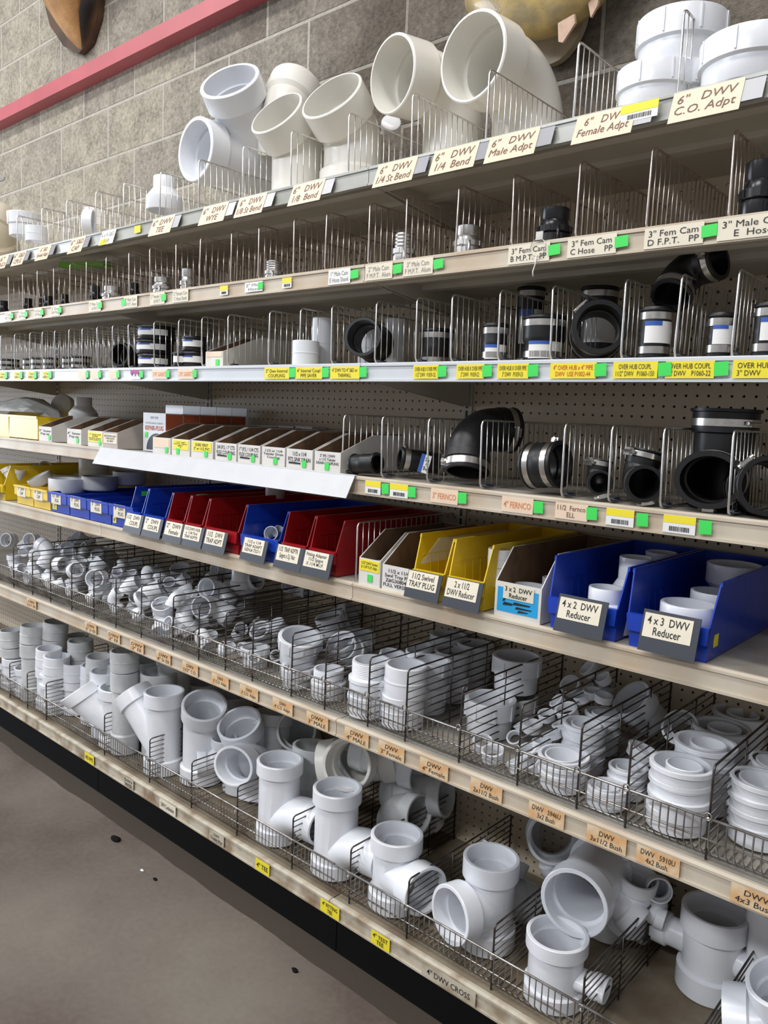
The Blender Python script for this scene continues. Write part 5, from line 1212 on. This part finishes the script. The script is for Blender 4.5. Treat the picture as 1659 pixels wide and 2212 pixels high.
W1('cap', 178, 478, 52, 'top', mixd(.15, 1, .05), (0, 0, 1), 1.46, 'white cap lying on its side behind the cap tag, top shelf', m=PVC)
W1('coupling', 208, 452, 50, 'top', (0, 0, 1), (1, 0, 0), 1.60, 'white coupling standing behind the lying cap, top shelf', m=PVCC)
W1('female', 52, 462, 70, 'top', (0, 0, 1), (1, 0, 0), 1.56, 'white ribbed fitting near the left end of the top shelf', m=PVC)
W1('coupling', 78, 490, 44, 'top', (0, 0, 1), (1, 0, 0), 1.46, 'short white coupling in front of the ribbed fitting, top shelf', m=PVC)
W1('bend45', 20, 455, 80, 'end', mixd(-.2, -.4, 1), (-.5, .2, -1), 1.58, 'tan coloured bend at the left edge of the top shelf', m=PVCT)
W1('cap', 845, 262, 44, 'top', mixd(1, 0, .3), (0, 0, 1), 1.70, 'small white capped end showing behind the left facing elbow', m=PVC)
# nothing may sink into the deck it lies on
for kd, o, *_ in SOL:
    mw = o.matrix_world.copy(); zs = [(mw @ v.co).z for v in KIND[kd][0].vertices]; lo, hi = min(zs), max(zs); mid = (lo + hi) / 2
    fl = max([LV[k] for k in LV if LV[k] < mid + .01] + [0]) + .002
    if fl - lo > .002:
        f = (hi - fl) / (hi - lo); o.matrix_world = Matrix.Translation((0, 0, hi)) @ Matrix.Diagonal((1, 1, f, 1)) @ Matrix.Translation((0, 0, -hi)) @ mw
# ------------------------------------------------------------------ tags on the rails
def rail_tag(level, x, y, w_, h_, text, paper, ink, label, tilt=0.0, green=None, two=None, dz=0.0, bold=.0, shear=0.0, split=None, gsz=(.020, .018), zc=None, fillw=.86):
    yf = (YFB if level >= 6 else YF) - .0092; p = P(x, y, Y=yf)
    z = LV[level] - .021 if zc is None else zc
    t = thing('shelf_tag', label, 'shelf tag', (p.x, yf - (.008 if tilt else 0), z)); t.rotation_euler = (PI / 2 - tilt, 0, 0)
    plate(w_, h_, .0006).build('paper', paper, t)
    if split:
        s_ = plate(w_ * split[1], h_ * split[2], .0004).build('print', split[0], t); s_.location = (split[3] * w_, split[4] * h_, .0006)
    if split and not text:
        bb = MB(); rn = random.Random(int(x)); xx = -w_ * .3
        while xx < w_ * .32:
            ww_ = rn.choice([.0006, .0010, .0016]); bb.box((xx, -h_ * .38, .0006), (xx + ww_, -h_ * .12, .0011)); xx += ww_ + rn.choice([.0008, .0013])
        bb.build('bar_code', INK, t)
    if text: lettering(text, t, w_ * fillw, h_ * (.72 if '\n' in text else .42), ink, (0, 0, .0013), (0, 0, 0), bold, shear)
    if green is not None:
        g = plate(*gsz, .0004).build('price_sticker', PAPERG, t); g.location = (green, .001, .0014); g.rotation_euler = (0, 0, .06)
    return t
T1 = [(1527, 232, '6"   DWV\nC.O. Adpt', 'cream tag reading 6 inch DWV C.O. Adpt'), (1308, 272, '6"   DWV\nFemale Adpt', 'cream tag reading 6 inch DWV Female Adpt'), (1110, 312, '6"   DWV\nMale Adpt', 'cream tag reading 6 inch DWV Male Adpt'), (985, 345, '6"   DWV\n1/4  Bend', 'cream tag reading 6 inch quarter bend'),
      (858, 373, '6"   DWV\n1/4 St Bend', 'cream tag reading quarter street bend'), (667, 413, '6"   DWV\n1/8  Bend', 'cream tag reading 6 inch eighth bend'), (546, 443, '6"   DWV\n1/8 St Bend', 'cream tag reading eighth street bend'), (466, 461, '6"   DWV\nWYE', 'cream tag reading 6 inch DWV WYE'),
      (354, 487, '6"  DWV\nTEE', 'cream tag reading 6 inch DWV TEE'), (170, 524, '6"  S&D\nCAP', 'cream tag reading S&D CAP'), (98, 538, '6"  S&D\nFemale Adpt', 'cream tag left of the S&D CAP tag'), (45, 549, '6"  S&D\nCPLG', 'cream tag second from the left edge, top shelf'), (8, 556, '6"\nS&D', 'cream tag at the left edge, top shelf')]
for i, (x, y, tx, lb) in enumerate(T1):
    ww = .118 if i < 9 else .100
    t = rail_tag(1, x, y, ww, .060, tx, PAPERP, INKB, lb + ', hanging from the top shelf', tilt=.35, zc=LV[1] - .030, bold=0, shear=.15)
    h = plate(ww + .03, .040, .0008).build('plastic_holder', PLASTG, t); h.location = (.018, .004, -.0012)
rail_tag(1, 1385, 240, .070, .030, '', PAPER, INK, 'yellow and white bar code label right of the Female Adpt tag', split=(PAPERY, 1.0, .5, 0, .25), tilt=.1)
rail_tag(1, 237, 509, .090, .050, '6 x 4 S&D\nBush', PAPER, INKG, 'white tag with yellow corner reading 6x4 S&D', tilt=.3, split=(PAPERY, .5, .4, -.2, -.3), zc=LV[1] - .028)
rail_tag(1, 297, 493, .035, .022, '', PAPERY, INK, 'small yellow label left of the 6 inch TEE tag')
T2 = [(1628, 485, '3" Male Cam\nE  Hose', .115, None, 'pale tag reading 3 inch Male Cam E Hose'), (1455, 503, '3" Fem Cam\nD F.P.T.   PP', .105, .062, 'pale tag reading 3 inch Fem Cam D F.P.T.'), (1278, 527, '3" Fem Cam\nC Hose    PP', .100, .060, 'pale tag reading 3 inch Fem Cam C Hose'), (1142, 546, '3" Fem Cam\nB M.P.T.   PP', .095, .058, 'pale tag reading 3 inch Fem Cam B, behind the key ring'),
      (903, 577, '3" Male Cam\nF M.P.T.  Alum', .085, .058, 'pale tag reading three inch Male Cam F, below the polished coupling'), (818, 590, '2" Male Cam\nF M.P.T.  Alum', .085, .058, 'pale tag reading two inch Male Cam F, left of the three inch one'), (733, 598, '1" Male Cam\nE Hose Shank', .075, .052, 'white tag reading Male Cam E Hose Shank'),
      (390, 639, '2" Female Cam\nC Hose Shank', .08, None, 'small tag under the aluminium cam couplings'), (340, 645, '2" Female Cam\nB M.P.T.', .08, .036, 'small tag with a green sticker second right of the joint, second shelf'), (282, 655, '2" Male Cam\nA F.P.T. Alum', .08, -.040, 'small faded tag with green sticker left of centre, second shelf'), (205, 664, '2" Male Cam\nA F.P.T.', .08, .036, 'small faded tag under the large aluminium coupling'),
      (120, 676, '2" Dust\nDP Plug', .065, .034, 'faded tag reading two inch dust plug'), (82, 681, '11/2 Dust\nDP Plug', .065, .034, 'faded tag reading dust plug, second of its kind'), (48, 686, '1" Dust\nDP Plug', .06, .034, 'faded tag near the left edge, second shelf'), (18, 691, '1" Dust\nDC Cap', .06, .034, 'faded tag at the left edge, second shelf')]
for x, y, tx, ww, gr, lb in T2:
    rail_tag(2, x, y, ww, .036, tx, PAPERC if x != 733 else PAPER, INK if x > 1000 else INKG, lb + (', second shelf' if 'shelf' not in lb else ''), green=gr, bold=0, gsz=(.026, .020))
rail_tag(2, 620, 609, .036, .026, '', PAPER, INK, 'small yellow topped label alone on the second shelf rail', split=(PAPERY, 1, .5, 0, .25)); rail_tag(2, 548, 620, .075, .026, '2" Male\nHose', PAPER, INKG, 'white label with two green stickers on the second shelf rail', green=.030); rail_tag(2, 484, 630, .036, .026, '', PAPER, INK, 'small yellow topped label left of the two sticker label', split=(PAPERY, 1, .5, 0, .25))
T3 = [(1655, 792, 'OVER HUB COUPL\n3" DWV    P1060-33', .105, None, INK), (1490, 793, 'OVER HUB COUPL\n2" DWV    P1060-22', .085, .054, INK), (1372, 795, 'OVER HUB COUPL\n11/2" DWV   P1060-150', .085, .056, INK), (1238, 793, '4" OVER HUB x 4" PIPE\nDWV  USE P1002-44', .098, .058, INKR), (1108, 797, 'OVER HUB X OVER PIPE\n3" DWV   P1059-33', .075, .048, INK), (1016, 798, 'OVER HUB X OVER PIPE\n2" DWV   P1059-22', .072, .044, INK),
      (920, 798, 'OVER HUB X OVER PIPE\n11/2" DWV   P1059-152', .072, .046, INK), (745, 799, '4" DWV TO 4" S&D or\nTHINWALL', .10, .062, INK), (667, 800, '4" Internal Coupl\nPIPE SAVER', .10, .062, INK), (598, 801, '3" Dwv Internal\nCOUPLING', .10, .062, INK), (100, 812, '11/2" Flex\nRUBBER CAP', .06, .032, INK), (68, 813, '2" Rubber\nRUBBER CAP', .06, .032, INK), (38, 814, '3" Rubber\nRUBBER CAP', .06, .032, INK), (6, 815, '4" Rubber\nRUBBER CAP', .06, .032, INK)]
T3L = ['cut by the right photo edge', 'below the gap left of the rightmost couplings', 'below the coupling with upside down label', 'with dark red writing', 'reading three inch over hub x over pipe', 'second over hub x over pipe one', 'first one right of the rail joint',
       'touching the rail joint', 'reading internal coupling, in the middle of three', 'reading three inch internal', 'fourth from the left photo edge', 'third from the left photo edge', 'second from the left photo edge', 'at the left photo edge']
for i, (x, y, tx, ww, gr, ik) in enumerate(T3):
    rail_tag(3, x, y, ww, .030, tx, PAPERY, ik, 'yellow tag on the third shelf rail, ' + T3L[i], green=gr, bold=0, shear=.0, gsz=(.024, .024))
for x, y, tx, lb, gr, pp_, sp_ in [(402, 805, '2 PC GASKETS', 'peach tag below the white carton, third shelf', .045, PAPERP, None), (345, 807, '2 PC GASKET', 'peach tag left of the other gasket tag, third shelf', .045, PAPERP, None), (293, 806, '4 x 6', 'magenta and white tag on the third shelf rail', .035, PAPER, (PAPERM, 1, .45, 0, .27)),
                                   (245, 806, '', 'plain peach tag right of the rail joint, third shelf', .030, PAPERP, None), (205, 808, '', 'plain peach tag left of the rail joint, third shelf', .034, PAPERP, None), (178, 808, '', 'second plain peach tag left of the rail joint, third shelf', .034, PAPERP, None)]:
    rail_tag(3, x, y, .085 if x > 300 else .06, .030, tx, pp_, INKO if tx != '4 x 6' else INK, lb, green=gr, split=sp_, gsz=(.020, .022))
T4 = [(806, 1047, '', .050, .040, PAPER, 'first yellow and white label right of the cover strip', INK), (862, 1055, '', .055, .040, PAPER, 'second yellow and white label right of the cover strip', INK), (960, 1065, '3" FERNCO', .075, .050, PAPERP, 'orange lettered FERNCO tag below the large arching elbow', INKO), (1118, 1082, '4" FERNCO', .075, .050, PAPERP, 'orange lettered FERNCO tag below the lying rubber coupling', INKO),
      (1235, 1093, '11/2  Fernco\nELL', .070, .044, PAPERP, 'tag reading 11/2 Fernco', INKB), (1340, 1108, '', .055, .044, PAPER, 'yellow and white bar code label left of the rubber tee', INK), (1468, 1125, '', .058, .046, PAPER, 'yellow and white bar code label under the rubber tee', INK)]
for x, y, tx, ww, gr, pp_, lb, ik in T4:
    rail_tag(4, x, y, ww, .032, tx, pp_, ik, lb + ', fourth shelf', green=gr, split=(PAPERY, 1, .42, 0, .28) if not tx else None, shear=0, gsz=(.022, .024), bold=.004)
T6 = [(1628, 1925, 'DWV\n4x3 Bush.'), (1416, 1840, 'DWV   5910U\n4x2 Bush.'), (1305, 1792, 'DWV\n3x11/2 Bush'), (1175, 1742, 'DWV   5946U\n3x2 Bush'), (1045, 1690, 'DWV\n2x11/2 Bush'), (932, 1640, 'DWV\n4" Female'), (840, 1603, 'DWV\n3" Female'), (765, 1570, 'DWV\n4" MALE'), (680, 1533, 'DWV\n3" MALE'),
      (605, 1503, 'DWV\n4" C.O. Adapt.'), (532, 1475, 'DWV\n3" C.O. Adapt.'), (470, 1450, 'DWV\n2" C.O. Adapt.'), (405, 1423, 'DWV\n11/2" C.O.'), (347, 1400, 'DWV\n4" St Ell'), (290, 1376, 'DWV\n3" Ell'), (240, 1357, 'DWV\n2" Ell'), (190, 1338, 'DWV\n2" St Ell'), (62, 1287, 'DWV\n11/2 Ell')]
T6L = ['reading four by three bush', 'reading four by two bush', 'reading three by one and a half bush', 'reading three by two bush', 'reading two by one and a half bush', 'reading four inch female', 'reading three inch female', 'reading four inch male', 'reading three inch male',
       'reading four inch cleanout', 'reading three inch cleanout', 'reading two inch cleanout', 'left of the two inch cleanout one', 'fifth from the left', 'fourth from the left', 'third from the left', 'second from the left', 'leftmost one']
for i, (x, y, tx) in enumerate(T6):
    rail_tag(6, x + 6, y + 2, .080, .034, tx, PAPERO, INK, 'orange stained tag on the upper basket rail, ' + T6L[i], shear=.1, bold=0, fillw=.8)
for x, y in ((1480, 1875), (1500, 1880)): pass
T7 = [(567, 1866, '4" TEE', .060, PAPERY, 'bright yellow tag reading 4 inch TEE'), (713, 1952, '4" FITTING\nTEE', .068, PAPERY, 'bright yellow tag reading 4 inch FITTING TEE'), (822, 2022, '4" TEST\nTEE', .060, PAPERY, 'bright yellow tag reading 4 inch TEST TEE'), (193, 1640, '4X3 WYE', .065, PAPERY, 'yellow tag reading 4X3 WYE'),
      (968, 2122, '4" DWV CROSS', .15, RAILD, 'handwritten marking reading 4 inch DWV CROSS'), (362, 1742, 'DWV Combination', .09, PAPERC, 'dirty cream tag reading DWV Combination'), (468, 1803, 'DWV\nDouble Wye', .07, RAILD, 'stained handwritten tag reading DWV Double Wye'), (278, 1690, 'DWV\nWYE', .06, RAILD, 'stained handwritten tag reading DWV WYE')]
for x, y, tx, ww, pp_, lb in T7:
    rail_tag(7, x, y, ww, .034, tx, pp_, INK, lb + ', bottom shelf rail', bold=.012 if pp_ is PAPERY else .002, fillw=.8)
# ------------------------------------------------------------------ mounted trophies on the block wall
t = thing('mounted_fish', 'golden bass mounted on an oval bronze plaque above the top shelf', 'fish trophy', tuple(P(1180, 0, Y=YW - .02)))
c0 = t.location.copy()
def rel(x, y, Y): return P(x, y, Y=Y) - c0
bm = bmesh.new(); bmesh.ops.create_uvsphere(bm, u_segments=40, v_segments=24, radius=1)
cc = rel(1196, -62, 1.80)
for v in bm.verts:
    x, y, z = v.co; v.co = Vector((x * .235 * (1 - .12 * x), y * .085, z * (.150 - .05 * x * x))) + cc
me = bpy.data.meshes.new('fish_body'); bm.to_mesh(me); bm.free(); me.materials.append(FISHM); [setattr(p, 'use_smooth', True) for p in me.polygons]; link('fish_body', me, t)
def fin(pts, Y, name='fin'):
    b = MB(); b.prism([rel(x, y, Y) for x, y in pts], (.002, .005, 0)); b.build(name, FIN, t)
fin([(1205, 50), (1240, 30), (1242, 50), (1215, 92), (1206, 90)], 1.735); fin([(1098, 30), (1118, 48), (1116, 66), (1100, 55)], 1.76); fin([(1268, -5), (1292, 0), (1290, 12), (1276, 38)], 1.78)
b = MB(); n = 28; pc = rel(1206, 46, YW - .012)
b.prism([pc + Vector((.092 * math.cos(PI * 2 * k / n), 0, .13 * math.sin(PI * 2 * k / n) + .02)) for k in range(n)], (0, -.02, 0)); b.build('plaque', PLAQ, t)
t = thing('mounted_deer_neck', 'tan furry animal mount on dark wooden plaque at the top left of the wall', 'animal trophy', tuple(P(150, 60, Y=YW - .02)))
c0 = t.location.copy()
ax = [(172, 104, .014, 1.85), (162, 84, .040, 1.84), (150, 55, .066, 1.82), (138, 20, .095, 1.80), (134, -30, .125, 1.78), (140, -90, .15, 1.74), (150, -160, .17, 1.68)]
b = MB(); rs = []
for x, y, r, Y in ax:
    c = rel(x, y, Y); rs.append([c + Vector((r * 1.25 * math.cos(2 * PI * k / 24), r * .75 * math.sin(2 * PI * k / 24) * (1 if math.sin(2 * PI * k / 24) < 0 else .5), r * .35 * math.cos(2 * PI * k / 24 + 2.6))) for k in range(24)])
b.rings(rs, caps=True); link('fur_neck', sharp(b.mesh('fur_neck', FUR), 60), t)
b = MB(); b.prism([rel(x, y, YW - .004) for x, y in [(182, 120), (150, 105), (120, 60), (90, -60), (90, -160), (240, -160), (228, -20), (222, 40), (205, 95)]], (0, -.028, 0)); b.build('plaque', WOOD, t)
b = MB().box((-.035, 0, -.007), (.035, .003, .007)); o = b.build('wall_bracket', STEEL); o.location = P(3, 387, Y=YW - .004); tag(o, 'small perforated steel bracket screwed to the wall at the left edge', 'bracket')

for x, y, w_, lb in [(250, 1811, .022, 'crumpled dark scrap lying on the floor left of the yellow wye tag'), (335, 1899, .009, 'small dark speck of debris on the middle of the floor'), (637, 2096, .012, 'small black chip on the floor below the yellow tee tag'), (307, 1880, .008, 'tiny pale crumb on the floor near the dark speck')]:
    blob('concrete_chip', P(x, y, Z=w_ * .22), (w_, w_ * .6, w_ * .3), PAPER if 'pale' in lb else KICK, lb, 'chip', seed=int(x))
